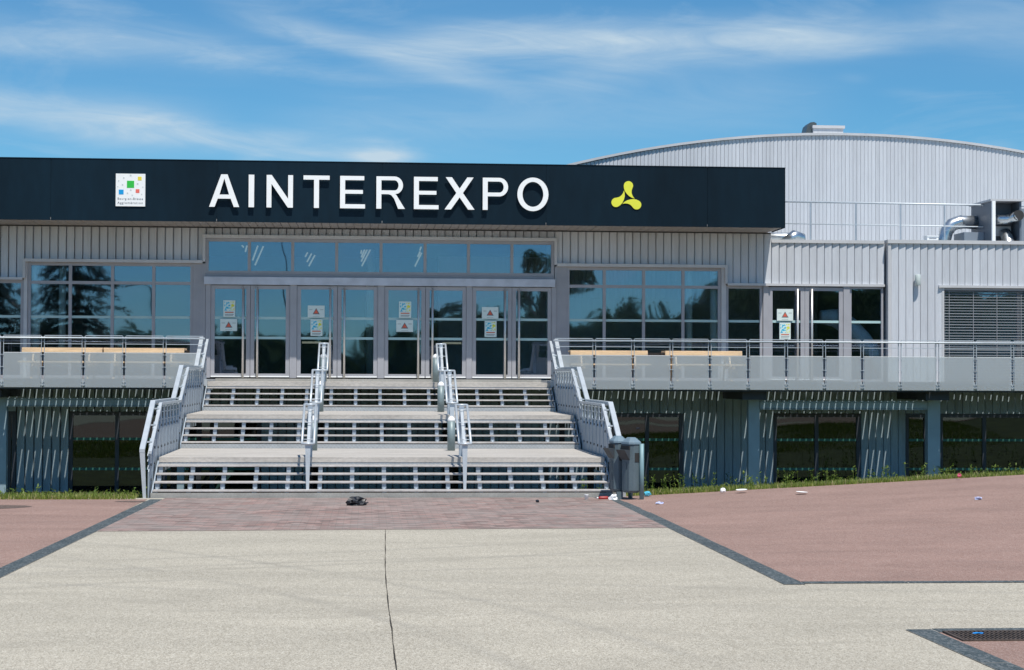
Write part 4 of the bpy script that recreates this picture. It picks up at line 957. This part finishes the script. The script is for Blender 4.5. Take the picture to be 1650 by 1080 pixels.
def notice(u0, v0, u1, v1, kind, where):
    (xa, z1), (xb, z0) = at(u0, v0, YN), at(u1, v1, YN); cx_, cz_ = (xa + xb) / 2, (z0 + z1) / 2; w, h = xb - xa, z1 - z0
    nm = 'warning_notice' if kind == 'w' else 'event_poster'
    lab = ('white warning notice with a red triangle on the door %s' if kind == 'w' else 'small blue and yellow poster on the door %s') % where
    t = local_thing(nm, lab, 'notice' if kind == 'w' else 'poster', (cx_, YN, cz_), 0, 'notices taped to the glass doors')
    lpart('sheet', MB().box(-w / 2, w / 2, 0, .003, -h / 2, h / 2), M_paper, t)
    if kind == 'w':
        s = h * .30
        lpart('triangle', MB().prism([(-s, -s * .75), (s, -s * .75), (0, s * .95)], 'y', -.003, -.0005), M_ink2, t)
        lpart('triangle_fill', MB().prism([(-s * .62, -s * .5), (s * .62, -s * .5), (0, s * .6)], 'y', -.005, -.0032), M_warn, t)
        mb = MB(); mb.box(-w * .42, -w * .22, -.002, -.0005, h * .12, h * .2); mb.box(w * .22, w * .42, -.002, -.0005, h * .12, h * .2); mb.box(-w * .2, w * .2, -.002, -.0005, -h * .42, -h * .37)
        lpart('print', mb, mat('faint_print', (.45, .52, .5), .6), t)
    else:
        lpart('picture', MB().box(-w * .42, w * .42, -.002, -.0005, -h * .12, h * .42), M_poster, t)
        mb = MB(); mb.box(-w * .36, w * .36, -.002, -.0005, -h * .25, -h * .19); lpart('title_band', mb, M_sub, t)
        mb = MB(); mb.box(-w * .36, w * .36, -.002, -.0005, -h * .36, -h * .33); mb.box(-w * .36, w * .30, -.002, -.0005, -h * .43, -h * .41); lpart('print', mb, M_ink2, t)
notice(360, 484, 379, 511, 'p', 'below the letter A'); notice(355, 514, 382, 533.5, 'w', 'below the letter A')
notice(496, 492.5, 523, 512, 'w', 'below the letter T'); notice(500.5, 514.5, 519.5, 541.5, 'p', 'below the letter T')
notice(643, 486, 662.5, 512.5, 'p', 'below the letter R'); notice(638.5, 515.5, 665.5, 535, 'w', 'below the letter R')
notice(776.5, 495, 803, 514, 'w', 'below the letter P'); notice(781, 517, 800, 543.5, 'p', 'below the letter P')
notice(1252, 498, 1278, 517, 'w', 'in the silver wing'); notice(1256, 520, 1274, 547, 'p', 'in the silver wing')

# ------------------------------------------------------------------ litter bins beside the stairs
bin_ = thing('litter_bin', 'pair of dark grey litter bins on posts at the foot of the stairs', 'bin', (5.15, 35.9, 0))
def bin_unit(x, y, rz, h0, h1, w=.37, d=.28):
    M4 = Matrix.Translation((x, y, 0)) @ Matrix.Rotation(rz, 4, 'Z')
    def put(mb, name, m_, par=bin_, smooth=False, bevel=0.0):
        mb.v = [tuple(M4 @ Vector(p)) for p in mb.v]; return mb.build(name, m_, par, smooth, bevel)
    def oct_(s, c=.07): a, b = w / 2 * s, d / 2 * s; return [(-a + c, -b), (a - c, -b), (a, -b + c), (a, b - c), (a - c, b), (-a + c, b), (-a, b - c), (-a, -b + c)]
    o = oct_(1); i = oct_(.86); mb = MB(); n_ = 8
    mb.add([(p[0], p[1], h0) for p in i] + [(p[0], p[1], h0 + .04) for p in o] + [(p[0], p[1], h1) for p in o],
           [tuple(range(8))[::-1], tuple(range(16, 24))] + [(k, (k+1) % 8, 8+(k+1) % 8, 8+k) for k in range(8)] + [(8+k, 8+(k+1) % 8, 16+(k+1) % 8, 16+k) for k in range(8)])
    body = put(mb, 'bin_body', M_bin, bevel=.01)
    l0, l1, l2 = oct_(1.08), oct_(1.05), oct_(.45, .03); mb = MB()
    mb.add([(p[0], p[1], h1 + .003) for p in l0] + [(p[0], p[1], h1 + .05) for p in l1] + [(p[0], p[1], h1 + .14) for p in l2],
           [tuple(range(8))[::-1], tuple(range(16, 24))] + [(k, (k+1) % 8, 8+(k+1) % 8, 8+k) for k in range(8)] + [(8+k, 8+(k+1) % 8, 16+(k+1) % 8, 16+k) for k in range(8)])
    put(mb, 'lid', mat('bin_lid', (.17, .24, .29), .45, 0, .08, 4), bevel=.008)
    put(MB().box(-w * .36, w * .36, -d / 2 - .012, -d / 2 + .02, h1 - .10, h1 - .02), 'slot', M_rubber, body)
    put(MB().add([(-w*.40, -d/2-.002, h1-.30), (w*.40, -d/2-.002, h1-.30), (w*.40, -d/2-.13, h1-.10), (-w*.40, -d/2-.13, h1-.10), (-w*.40, -d/2-.002, h1-.10), (w*.40, -d/2-.002, h1-.10)], [(0,1,2,3), (3,2,5,4), (0,3,4), (1,5,2), (0,4,5,1)]), 'chute', mat('bin_chute', (.045, .055, .065), .5), body)
    put(MB().box(w / 2 - .001, w / 2 + .006, -.05, .05, h1 - .34, h1 - .16), 'label_plate', M_rubber, body)
    put(MB().box(-.03, w * .1, -d / 2 - .008, -d / 2 - .001, h0 + .05, h1 - .35), 'seam', M_bin, body)
bin_unit(5.20, 35.72, R(-62), .16, 1.10); bin_unit(4.98, 36.02, R(-75), .17, 1.12)
for x, y, z1 in ((5.385, 35.56, 1.12), (5.24, 36.10, 1.05)): MB().tube([(x, y, -.02), (x, y, z1)], .045, 12).build('post', M_binpost, bin_, True)
MB().box(4.93, 5.05, 35.80, 35.92, -.01, .17).build('foot', M_bin, bin_)

# ------------------------------------------------------------------ litter on the ground
def crumple(name, label, cat, x, y, z, sx, sy, sz, m_, seed, group=None, sub=2, am=.35):
    bm = bmesh.new(); bmesh.ops.create_icosphere(bm, subdivisions=sub, radius=1); rg = random.Random(seed)
    for v in bm.verts:
        f = 1 + rg.uniform(-am, am); v.co = Vector((v.co.x * f * sx, v.co.y * f * sy, max(-.02, v.co.z * f + .55) * sz))
    me = bpy.data.meshes.new(name); bm.to_mesh(me); bm.free(); o = obj(name, me, m_); o.location = (x, y, z); o.rotation_euler.z = rg.uniform(0, 6); return tag(o, label, cat, group)
M_bag = mat('bag_plastic', (.010, .012, .018), .42, 0, .3, 12); M_blue = mat('blue_plastic', (.10, .50, .68), .4, 0, .15, 12); M_lil = mat('lilac_plastic', (.52, .56, .80), .35, 0, .1, 12); M_redp = mat('red_plastic', (.35, .03, .03), .4, 0, .2, 12)
def gpos(u, v, fn, dz=0.0):
    """walk along the pixel's ray to the ground"""
    k_ = rt * ((u - 825) / F_PX) + up * ((540 - v) / F_PX) + fw; t = 10.0
    while t < 60:
        p = k_ * t
        if EYE + p.z <= fn(p.x, p.y): return p.x, p.y, fn(p.x, p.y) + dz
        t += .02
    return k_.x * 37, k_.y * 37, 0
ob = crumple('rubbish_bag', 'crumpled black plastic bag lying on the brick paving', 'bag', 0, 0, 0, .17, .12, .10, M_bag, 5, sub=3, am=.28); ob.location = gpos(575, 815, GB, .005); ob.rotation_euler.z = .2
tail = MB().tube([(.13, 0, .03), (.19, .01, .045), (.215, .02, .05)], [.028, .012, .018], 6); tl_ = tail.build('bag_knot', M_bag, None); tl_.parent = ob
ob = crumple('litter', 'flat dark scrap on the brick paving near the bins', 'litter', 0, 0, 0, .065, .03, .03, M_black, 11); ob.location = gpos(866, 810, GB, .005)
x, y, z = gpos(945, 806, GB, .004); c_ = tag(MB().lathe([(.035, 0), (.045, .10), (.047, .105)], n=14).build('paper_cup', M_white, None, True), 'small white paper cup at the foot of the stairs', 'cup'); c_.location = (x, y, z)
x, y, z = gpos(972, 805, GB, .03)
bt = local_thing('drink_bottle', 'plastic bottle with a red label lying beside the bins', 'bottle', (x, y, z), .1)
lpart('bottle_body', MB().tube([(-.10, 0, 0), (-.06, 0, .0), (.08, 0, 0), (.10, 0, 0)], [.018, .034, .034, .03], 12), M_redp, bt, True); lpart('bottle_cap', MB().tube([(-.13, 0, 0), (-.101, 0, 0)], .016, 10), M_white, bt, True)
ob = crumple('litter', 'crumpled white wrapper under the litter bins', 'litter', 0, 0, 0, .09, .06, .07, M_white, 21); ob.location = gpos(989, 806, GB, .004)
def GLz(X, Y): return GT(X, Y) if Y < EDGE_R else GL(X, Y)
ob = crumple('litter', 'crumpled light blue wrapper on the grass edge beside the bins', 'litter', 0, 0, 0, .075, .06, .06, M_blue, 31); ob.location = gpos(1043, 801, GLz, .02)
ob = crumple('litter', 'pale lilac plastic scrap on the red asphalt near the bins', 'litter', 0, 0, 0, .10, .07, .025, M_lil, 33); ob.location = gpos(1062, 813, GT, .012)
ob = crumple('litter', 'pale lilac plastic scrap alone far out on the red asphalt', 'litter', 0, 0, 0, .07, .05, .03, M_lil, 35); ob.location = gpos(1576, 806, GT, .012)
ob = crumple('litter', 'white crumpled paper ball on the asphalt edge next to a plate', 'litter', 0, 0, 0, .06, .05, .055, M_white, 37); ob.location = gpos(1165, 795, GLz, .02)
pm = MB().lathe([(.07, 0), (.11, .018), (.115, .022), (.105, .02), (.07, .006)], n=18).mesh('paper_plate'); pm.materials.append(M_white)
for (u, v, lab, tl, dz) in ((1195, 795, 'white paper plate lying at the asphalt edge', .05, .05), (1333, 775, 'white paper plate tipped up in the grass below a dark window', .3, .10), (1224, 781, 'white paper plate in the grass at the foot of a column', .15, .08), (1292, 797, 'white paper plate half hidden where grass meets asphalt', .05, .03)):
    o = bpy.data.objects.new('paper_plate', pm); COL.objects.link(o); tag(o, lab, 'plate', 'paper plates dropped on the grass'); o.location = gpos(u, v, GLz, dz); o.rotation_euler = (tl, random.uniform(-.1, .1), random.uniform(0, 3))
ob = crumple('litter', 'small pinkish red wrapper in the grass', 'litter', 0, 0, 0, .05, .04, .05, mat('pink_plastic', (.5, .06, .12), .5), 41); ob.location = gpos(1546, 774, GLz, .06)

# drain grate in the near corner
gx0, gx1, gy0, gy1 = 5.10, 6.9, 15.36, 15.93
gz = GB(0, 15.6) + .004
dg = thing('drain_grate', 'rusty steel drain grate set in the dark stone border', 'grate', (6, 15.6, gz))
M_rust = mat('rusty_steel', (.10, .075, .06), .7, .4, .35, 9, .2, 60)
fr_ = MB(); fr_.box(gx0, gx1, gy0, gy0 + .03, gz, gz + .016); fr_.box(gx0, gx1, gy1 - .03, gy1, gz, gz + .016); fr_.box(gx0, gx0 + .03, gy0 + .03, gy1 - .03, gz, gz + .016); fr_.box(gx1 - .03, gx1, gy0 + .03, gy1 - .03, gz, gz + .016); fr_.build('frame', M_rust, dg)
MB().box(gx0 + .01, gx1 - .01, gy0 + .01, gy1 - .01, gz + .0005, gz + .003).build('pit', mat('pit_black', (.004, .004, .004), .9), dg)
nb = 44
bar = MB().box(0, .016, gy0 + .03, gy1 - .03, gz + .004, gz + .015).mesh('bar'); bar.materials.append(M_rust)
for i in range(nb):
    o = bpy.data.objects.new('bar', bar); COL.objects.link(o); o.location = (gx0 + .045 + i * (gx1 - gx0 - .09) / nb, 0, 0); o.parent = dg; o.matrix_parent_inverse = Matrix.Translation(dg.location).inverted()
cb = MB()
for k in range(1, 5): yy = gy0 + (gy1 - gy0) * k / 5; cb.box(gx0 + .03, gx1 - .03, yy - .006, yy + .006, gz + .004, gz + .0135)
cb.build('cross_bars', M_rust, dg)
ob = crumple('litter', 'bright blue scrap of plastic on the drain grate', 'litter', 5.36, 15.72, gz + .016, .05, .014, .008, mat('bright_blue', (.02, .28, .75), .4), 51)

# ------------------------------------------------------------------ roof equipment
YP = 55.0; RZ = 6.28
rr_ = thing('roof_railing', 'thin steel guard rail along the flat roof of the silver wing', 'railing', (17, YP, RZ))
ra = at(1265, 325.5, YP); rb = at(1650, 331, YP)
zr = (ra[1] + rb[1]) / 2
for dz, r_ in ((0, .03), (-.67, .018)): MB().tube([(XF1 - .6, YP, zr + dz + .03), (25.5, YP, zr + dz - .06)], r_, 8).build('rail', M_galv, rr_, True)
for u in (1306, 1379, 1451, 1522, 1594, 1667, 1740): x = at(u, 360, YP)[0]; MB().box(x - .02, x + .02, YP - .02, YP + .02, RZ - .15, zr - .0).build('post', M_galvd, rr_)
hx0, hz1 = at(1598, 321, 54.2); hx1 = at(1646, 350, 54.2)[0]
hv = thing('ventilation_unit', 'dark grey rooftop ventilation unit with fat metal ducts', 'ventilation unit', (hx0 + 1, 55, RZ))
hb = 56.1
mb = MB(); mb.box(hx0, hx0 + .06, 54.2, hb, RZ, hz1 - .06); mb.box(hx0 + .06, hx1, hb - .06, hb, RZ, hz1 - .06); mb.box(hx1 - .06, hx1, 54.2, hb - .06, RZ, hz1 - .06); mb.box(hx0 + .06, hx1 - .06, 54.9, 54.95, RZ, hz1 - .06)
mb.build('casing', mat('hvac_dark', (.115, .14, .175), .5, .1, .12, 2), hv); MB().box(hx0 - .06, hx1 + .06, 54.12, hb + .05, hz1 - .058, hz1).build('cover', M_trim, hv)
MB().box(hx0 - .01, hx0 + .09, 54.12, 54.20, RZ, hz1 - .06).build('corner_post', M_white, hv)
MB().box(hx0 + .12, hx1 - .12, 54.8, 54.895, RZ + .50, RZ + .80).build('grille', M_trim, hv)
MB().box(hx0 - .62, hx0 - .005, 54.9, hb - .2, RZ, RZ + .62).build('side_box', M_hvac, hv)
def elbow(pts_, r_, parent, nm='duct'):
    MB().tube(pts_, r_, 16).build(nm, M_duct, parent, True)
hz = RZ
elbow([(hx0 - .02, 55.6, hz + .98), (hx0 - .55, 55.6, hz + .98), (hx0 - .78, 55.6, hz + .90), (hx0 - .95, 55.6, hz + .70), (hx0 - 1.02, 55.6, hz + .45), (hx0 - 1.1, 55.6, hz - .1)], .21, hv)
MB().tube([(hx0 - .49, 55.6, hz + .98), (hx0 - .53, 55.6, hz + .98)], .225, 16).build('duct_collar', M_duct, hv, True)
elbow([(hx0 + .12, 54.5, hz + .98), (hx0 + .55, 54.5, hz + .98), (hx0 + .72, 54.45, hz + 1.02), (hx0 + .80, 54.1, hz + 1.08)], .15, hv)
MB().tube([(hx0 + .80, 54.12, hz + 1.08), (hx0 + .80, 54.07, hz + 1.08)], .16, 16).build('duct_mouth', M_rubber, hv)
MB().box(hx1 + .01, hx1 + .55, 54.5, 55.6, RZ, hz1 - .25).build('side_box', M_hvac, hv)
elbow([(hx0 + .60, 54.75, hz + .62), (hx0 + .62, 54.6, hz + .42), (hx0 + .60, 54.45, hz + .22), (hx0 + .50, 54.3, hz - .1)], [.17, .20, .22, .23], hv)
dk0 = at(1243, 379, 53.6); 
dct = thing('roof_duct', 'shiny metal duct with an elbow lying on the roof beside the fascia end', 'duct', (dk0[0], 53.6, RZ))
x0_ = dk0[0] - .6; RZ += .10
elbow([(x0_, 53.6, RZ + .19), (x0_ + 1.05, 53.6, RZ + .19), (x0_ + 1.3, 53.55, RZ + .20)], .15, dct); elbow([(x0_ + .95, 53.15, RZ + .0), (x0_ + 1.2, 53.2, RZ + .20), (x0_ + 1.38, 53.3, RZ + .17), (x0_ + 1.42, 53.4, RZ - .1)], .19, dct)
RZ -= .10
bxx = at(1494, 384, 53.0)[0]; bxx1 = at(1512, 384, 53.0)[0]
rb_ = thing('roof_box', 'small white box on the roof edge above the wall lamp', 'box', ((bxx + bxx1) / 2, 53, RZ)); BT = zat(1503, 380, 53.0); MB().box(bxx, bxx1, 53, 53.35, RZ - .1, BT - .026).build('case', M_white, rb_); MB().box(bxx - .012, bxx1 + .012, 52.985, 53.36, BT - .025, BT).build('lid', M_white, rb_); MB().box(bxx + .06, bxx1 - .06, 52.994, 52.999, BT - .09, BT - .06).build('vent_slot', M_frame, rb_)
# cowl on the arched roof
ex0, ez1 = at(1309, 204, 61.5); ex1 = at(1361, 204, 61.5)[0]; ezb = arc((ex0 + ex1) / 2) - .02
ev = thing('roof_cowl', 'metal extractor box with rounded cowl on top of the curved roof', 'roof vent', ((ex0 + ex1) / 2, 61.5, ezb))
MB().box(ex0 + .03, ex1 - .05, 61.5, 62.5, ezb, ez1 - .06).build('base', M_gable, ev); MB().box(ex0, ex1, 61.45, 62.55, ez1 - .058, ez1 + .04).build('cover', M_trim, ev)
mb = MB(); c_x = ex0 - .02
mb.prism([(c_x - .22, ezb), (c_x - .20, ezb + .2), (c_x - .12, ez1 + .06), (c_x - .02, ez1 + .155), (c_x + .10, ez1 + .17), (c_x + .19, ez1 + .13), (c_x + .2, ez1 - .07), (c_x + .02, ezb)], 'y', 61.6, 62.3); mb.build('cowl', mat('cowl_dark', (.12, .13, .13), .35, .6, .2, 4), ev)

# ------------------------------------------------------------------ air duct inside, behind the side door
px = [(1322, 497), (1345, 498), (1368, 512), (1388, 532), (1405, 552), (1420, 572), (1440, 600)]
pp = []
for i, (u, v) in enumerate(px): Y = YW + .42; x, z = at(u, v + 14, Y); pp.append((x, Y, z))
tag(MB().tube(pp, [.20, .27, .28, .27, .25, .24, .22], 18).build('air_duct', mat('fabric_duct', (.90, .92, .92), .5, .0, .12, 5, .1, 30), None, True), 'curved silver air duct behind the glass of the side door', 'duct')

# ------------------------------------------------------------------ grass and weeds
def blades(name, n_, xr, yr, hr, wr, m_, seed, dens=None):
    rg = random.Random(seed); vs_ = []; fs = []
    for i in range(n_):
        x = rg.uniform(*xr); y = yr[0] + (yr[1] - yr[0]) * rg.random() ** 1.6
        if dens and rg.random() > dens(x, y): continue
        z = GL(x, y); h = rg.uniform(*hr) * (.6 + .8 * rg.random()); w = rg.uniform(*wr); a = rg.uniform(0, 6.283); b = rg.uniform(.1, .6) * h; ba = rg.uniform(0, 6.283)
        dx, dy = math.cos(a) * w, math.sin(a) * w; bx, by = math.cos(ba) * b, math.sin(ba) * b; o = len(vs_)
        vs_ += [(x - dx, y - dy, z - .01), (x + dx, y + dy, z - .01), (x + dx * .6 + bx * .4, y + dy * .6 + by * .4, z + h * .6), (x - dx * .6 + bx * .4, y - dy * .6 + by * .4, z + h * .6), (x + bx, y + by, z + h)]
        fs += [(o, o + 1, o + 2, o + 3), (o + 3, o + 2, o + 4)]
    me = bpy.data.meshes.new(name); me.from_pydata(vs_, [], fs); me.update(); return me
def patch(x, y): return max(.12, min(1, .72 + .5 * math.sin(x * 1.9 + 2 * math.sin(y * 1.3)) * math.sin(x * .63 + y * 1.7)))
def clump(x, y): return .35 + .65 * (math.sin(x * 2.1 + 1) * math.sin(x * .77 + y) * .5 + .5)
g1 = stuff(obj('grass', blades('grass', 42000, (-15.5, XL - .25), (EDGE_L - .05, 42), (.05, .13), (.006, .013), M_grass, 1, patch), M_grass)); tag(g1, 'short green grass on the bank on the side of the end-to-end tables', 'grass')
g2 = stuff(obj('grass', blades('grass', 60000, (XR + .3, 22), (EDGE_R - .05, 44), (.04, .12), (.006, .013), M_grass, 2, patch), M_grass)); tag(g2, 'short sunlit grass on the bank on the side of the litter bins', 'grass')
def weeds(name, n_, xr, yr, hr, seed):
    rg = random.Random(seed); vs_ = []; fs = []
    def leaf(px_, py_, pz_, a, l, w, tilt):
        d = Vector((math.cos(a) * math.cos(tilt), math.sin(a) * math.cos(tilt), math.sin(tilt))); s = Vector((-math.sin(a), math.cos(a), 0)) * w; p = Vector((px_, py_, pz_)); o = len(vs_)
        vs_.extend([tuple(p), tuple(p + d * l * .5 + s), tuple(p + d * l), tuple(p + d * l * .5 - s)]); fs.append((o, o + 1, o + 2, o + 3))
    for i in range(n_):
        x = rg.uniform(*xr); y = rg.uniform(*yr); z = GL(x, y)
        if rg.random() > clump(x, y): continue
        h = rg.uniform(*hr); a0 = rg.uniform(0, 6.28); lx__, ly__ = math.cos(a0) * h * .18, math.sin(a0) * h * .18; o = len(vs_)
        vs_.extend([(x - .005, y, z), (x + .005, y, z), (x + lx__ + .003, y + ly__, z + h), (x + lx__ - .003, y + ly__, z + h)]); fs.append((o, o + 1, o + 2, o + 3))
        for k in range(int(5 + h * 18)):
            f = rg.uniform(.1, 1.0); leaf(x + lx__ * f, y + ly__ * f, z + h * f, rg.uniform(0, 6.28), rg.uniform(.05, .13), rg.uniform(.012, .03), rg.uniform(-.1, .9))
    me = bpy.data.meshes.new(name); me.from_pydata(vs_, [], fs); me.update(); o = obj(name, me, M_weed); stuff(o); return o
tag(weeds('weeds', 260, (-15, XL - .3), (36.6, 40), (.10, .26), 3), 'leafy weeds along the grass bank on the side of the end-to-end tables', 'weeds')
tag(weeds('weeds', 420, (XR + .4, 21), (45.5, 51.6), (.15, .50), 4), 'taller leafy weeds growing against the lower wall near the columns', 'weeds')

# ------------------------------------------------------------------ across the plaza: trees and lamps mirrored in the glass
def tree(x, y, h, r, seed, label, dens=1500, group='trees across the plaza'):
    rg = random.Random(seed); z0 = GB(x, y); t = thing('broadleaf_tree', label, 'tree', (x, y, z0), group)
    tr_ = MB(); tr_.tube([(x, y, z0 - .1), (x + .1, y, z0 + h * .25), (x - .1, y + .1, z0 + h * .55), (x, y, z0 + h * .8)], [.04 * h, .03 * h, .02 * h, .006 * h], 8)
    for k in range(6): a = rg.uniform(0, 6.28); f = rg.uniform(.25, .6); tr_.tube([(x, y, z0 + h * f), (x + math.cos(a) * r * .4, y + math.sin(a) * r * .4, z0 + h * (f + .12)), (x + math.cos(a) * r * .75, y + math.sin(a) * r * .75, z0 + h * (f + .2))], [.014 * h, .009 * h, .003 * h], 5)
    tr_.build('trunk', M_bark, t, True)
    cl = [(x + rg.uniform(-.7, .7) * r, y + rg.uniform(-.7, .7) * r, z0 + h * rg.uniform(.22, .93), r * rg.uniform(.25, .5)) for _ in range(16)]
    vs_ = []; fs = []
    for i in range(dens):
        c = rg.choice(cl); d = Vector((rg.gauss(0, 1), rg.gauss(0, 1), rg.gauss(0, .8))).normalized() * c[3] * rg.random() ** .4; p = Vector(c[:3]) + d
        a = Vector((rg.gauss(0, 1), rg.gauss(0, 1), rg.gauss(0, 1))).normalized(); b = a.orthogonal().normalized(); s = rg.uniform(.08, .17); o = len(vs_)
        vs_ += [tuple(p - a * s), tuple(p + b * s * .6), tuple(p + a * s), tuple(p - b * s * .6)]; fs.append((o, o + 1, o + 2, o + 3))
    me = bpy.data.meshes.new('crown'); me.from_pydata(vs_, [], fs); me.update(); obj('crown', me, M_leaf, t); return t
def conifer(x, y, h, r, seed, label):
    rg = random.Random(seed); z0 = GB(x, y); t = thing('conifer', label, 'tree', (x, y, z0), 'trees across the plaza')
    MB().tube([(x, y, z0 - .1), (x, y, z0 + h)], [.02 * h, .004 * h], 8).build('trunk', M_bark, t, True)
    vs_ = []; fs = []; zz = h * .06
    while zz < h * .98:
        rad = r * (1 - zz / h) ** .8
        for k in range(13):
            a = rg.uniform(0, 6.28); ln = rad * rg.uniform(.55, 1.1)
            for j in range(int(ln * 14) + 4):
                f = rg.random(); px_ = x + math.cos(a) * ln * f; py_ = y + math.sin(a) * ln * f; pz_ = z0 + zz + .2 * ln * f - .45 * ln * f * f - rg.random() * .35
                d = Vector((math.cos(a) + rg.gauss(0, .5), math.sin(a) + rg.gauss(0, .5), rg.gauss(-.4, .3))).normalized(); s = Vector((rg.gauss(0, 1), rg.gauss(0, 1), rg.gauss(0, .4))).normalized() * .10; l = rg.uniform(.3, .6); p = Vector((px_, py_, pz_)); o = len(vs_)
                vs_ += [tuple(p - s), tuple(p + s), tuple(p + d * l + s * .3), tuple(p + d * l - s * .3)]; fs.append((o, o + 1, o + 2, o + 3))
        zz += h * .042
    me = bpy.data.meshes.new('crown'); me.from_pydata(vs_, [], fs); me.update(); obj('crown', me, M_needle, t); return t
conifer(-20.8, -30, 17, 6.3, 1, 'tall dark conifer mirrored in the windows above the end-to-end tables')
conifer(-27.6, -33, 16, 6.0, 2, 'second dark conifer standing behind the tall one across the plaza')
def wood_h(x): return 5.3 + 2.3 * sst(3, 9, x) + 2.4 * sst(22, 32, x) + .5 * math.sin(x * .9) + .4 * math.sin(x * 2.3 + 1) + .3 * math.sin(x * 5.1)
rg = random.Random(77); vs_ = []; fs = []
for i in range(300):
    xa, xb = -75 + i * .5, -75 + (i + 1) * .5; o_ = len(vs_); q = []
    for yy in (-54, -50.5):
        for xx in (xa, xb): q += [(xx, yy, .2), (xx, yy, .2 + wood_h(xx) * .95)]
    vs_ += q; fs += [(o_ + 4, o_ + 6, o_ + 7, o_ + 5), (o_ + 1, o_ + 3, o_ + 7, o_ + 5), (o_, o_ + 2, o_ + 3, o_ + 1)]
for i in range(60000):
    x = rg.uniform(-75, 75); h = wood_h(x); p = Vector((x, rg.uniform(-53, -48.6), .2 + h * rg.random() ** .35 * rg.uniform(.9, 1.05)))
    a = Vector((rg.gauss(0, 1), rg.gauss(0, 1), rg.gauss(0, 1))).normalized(); b = a.orthogonal().normalized(); l = rg.uniform(.10, .22); o_ = len(vs_)
    vs_ += [tuple(p - a * l), tuple(p + b * l * .6), tuple(p + a * l), tuple(p - b * l * .6)]; fs.append((o_, o_ + 1, o_ + 2, o_ + 3))
me = bpy.data.meshes.new('woodland'); me.from_pydata(vs_, [], fs); me.update()
tag(stuff(obj('woodland', me, M_leaf)), 'far dark belt of trees mirrored low in the door glass', 'woodland')
tree(13.4, -30, 11.2, 2.9, 90, 'big leafy tree mirrored in the glass beside the last entrance door', 11000); tree(5.8, -34, 8.6, 2.4, 91, 'rounded leafy tree mirrored in the door below the letter X', 7000)
def lamp_post(x, y, h, label):
    z0 = GB(x, y); t = thing('street_lamp', label, 'street lamp', (x, y, z0), 'street lamps across the plaza')
    MB().tube([(x, y, z0), (x, y, z0 + h * .6), (x, y, z0 + h)], [.11, .085, .06], 10).build('pole', M_dark, t, True)
    MB().tube([(x, y, z0 + h), (x - .3, y, z0 + h + .25), (x - 1.1, y, z0 + h + .3)], .045, 8).build('arm', M_dark, t, True); MB().box(x - 1.8, x - 1.0, y - .14, y + .14, z0 + h + .24, z0 + h + .36).build('lamp_head', M_dark, t)
lamp_post(-15.6, -30, 8.2, 'tall street lamp mirrored in the window nearest the stairs'); lamp_post(-5.6, -26, 12.5, 'tall street lamp mirrored in the door below the letter A')
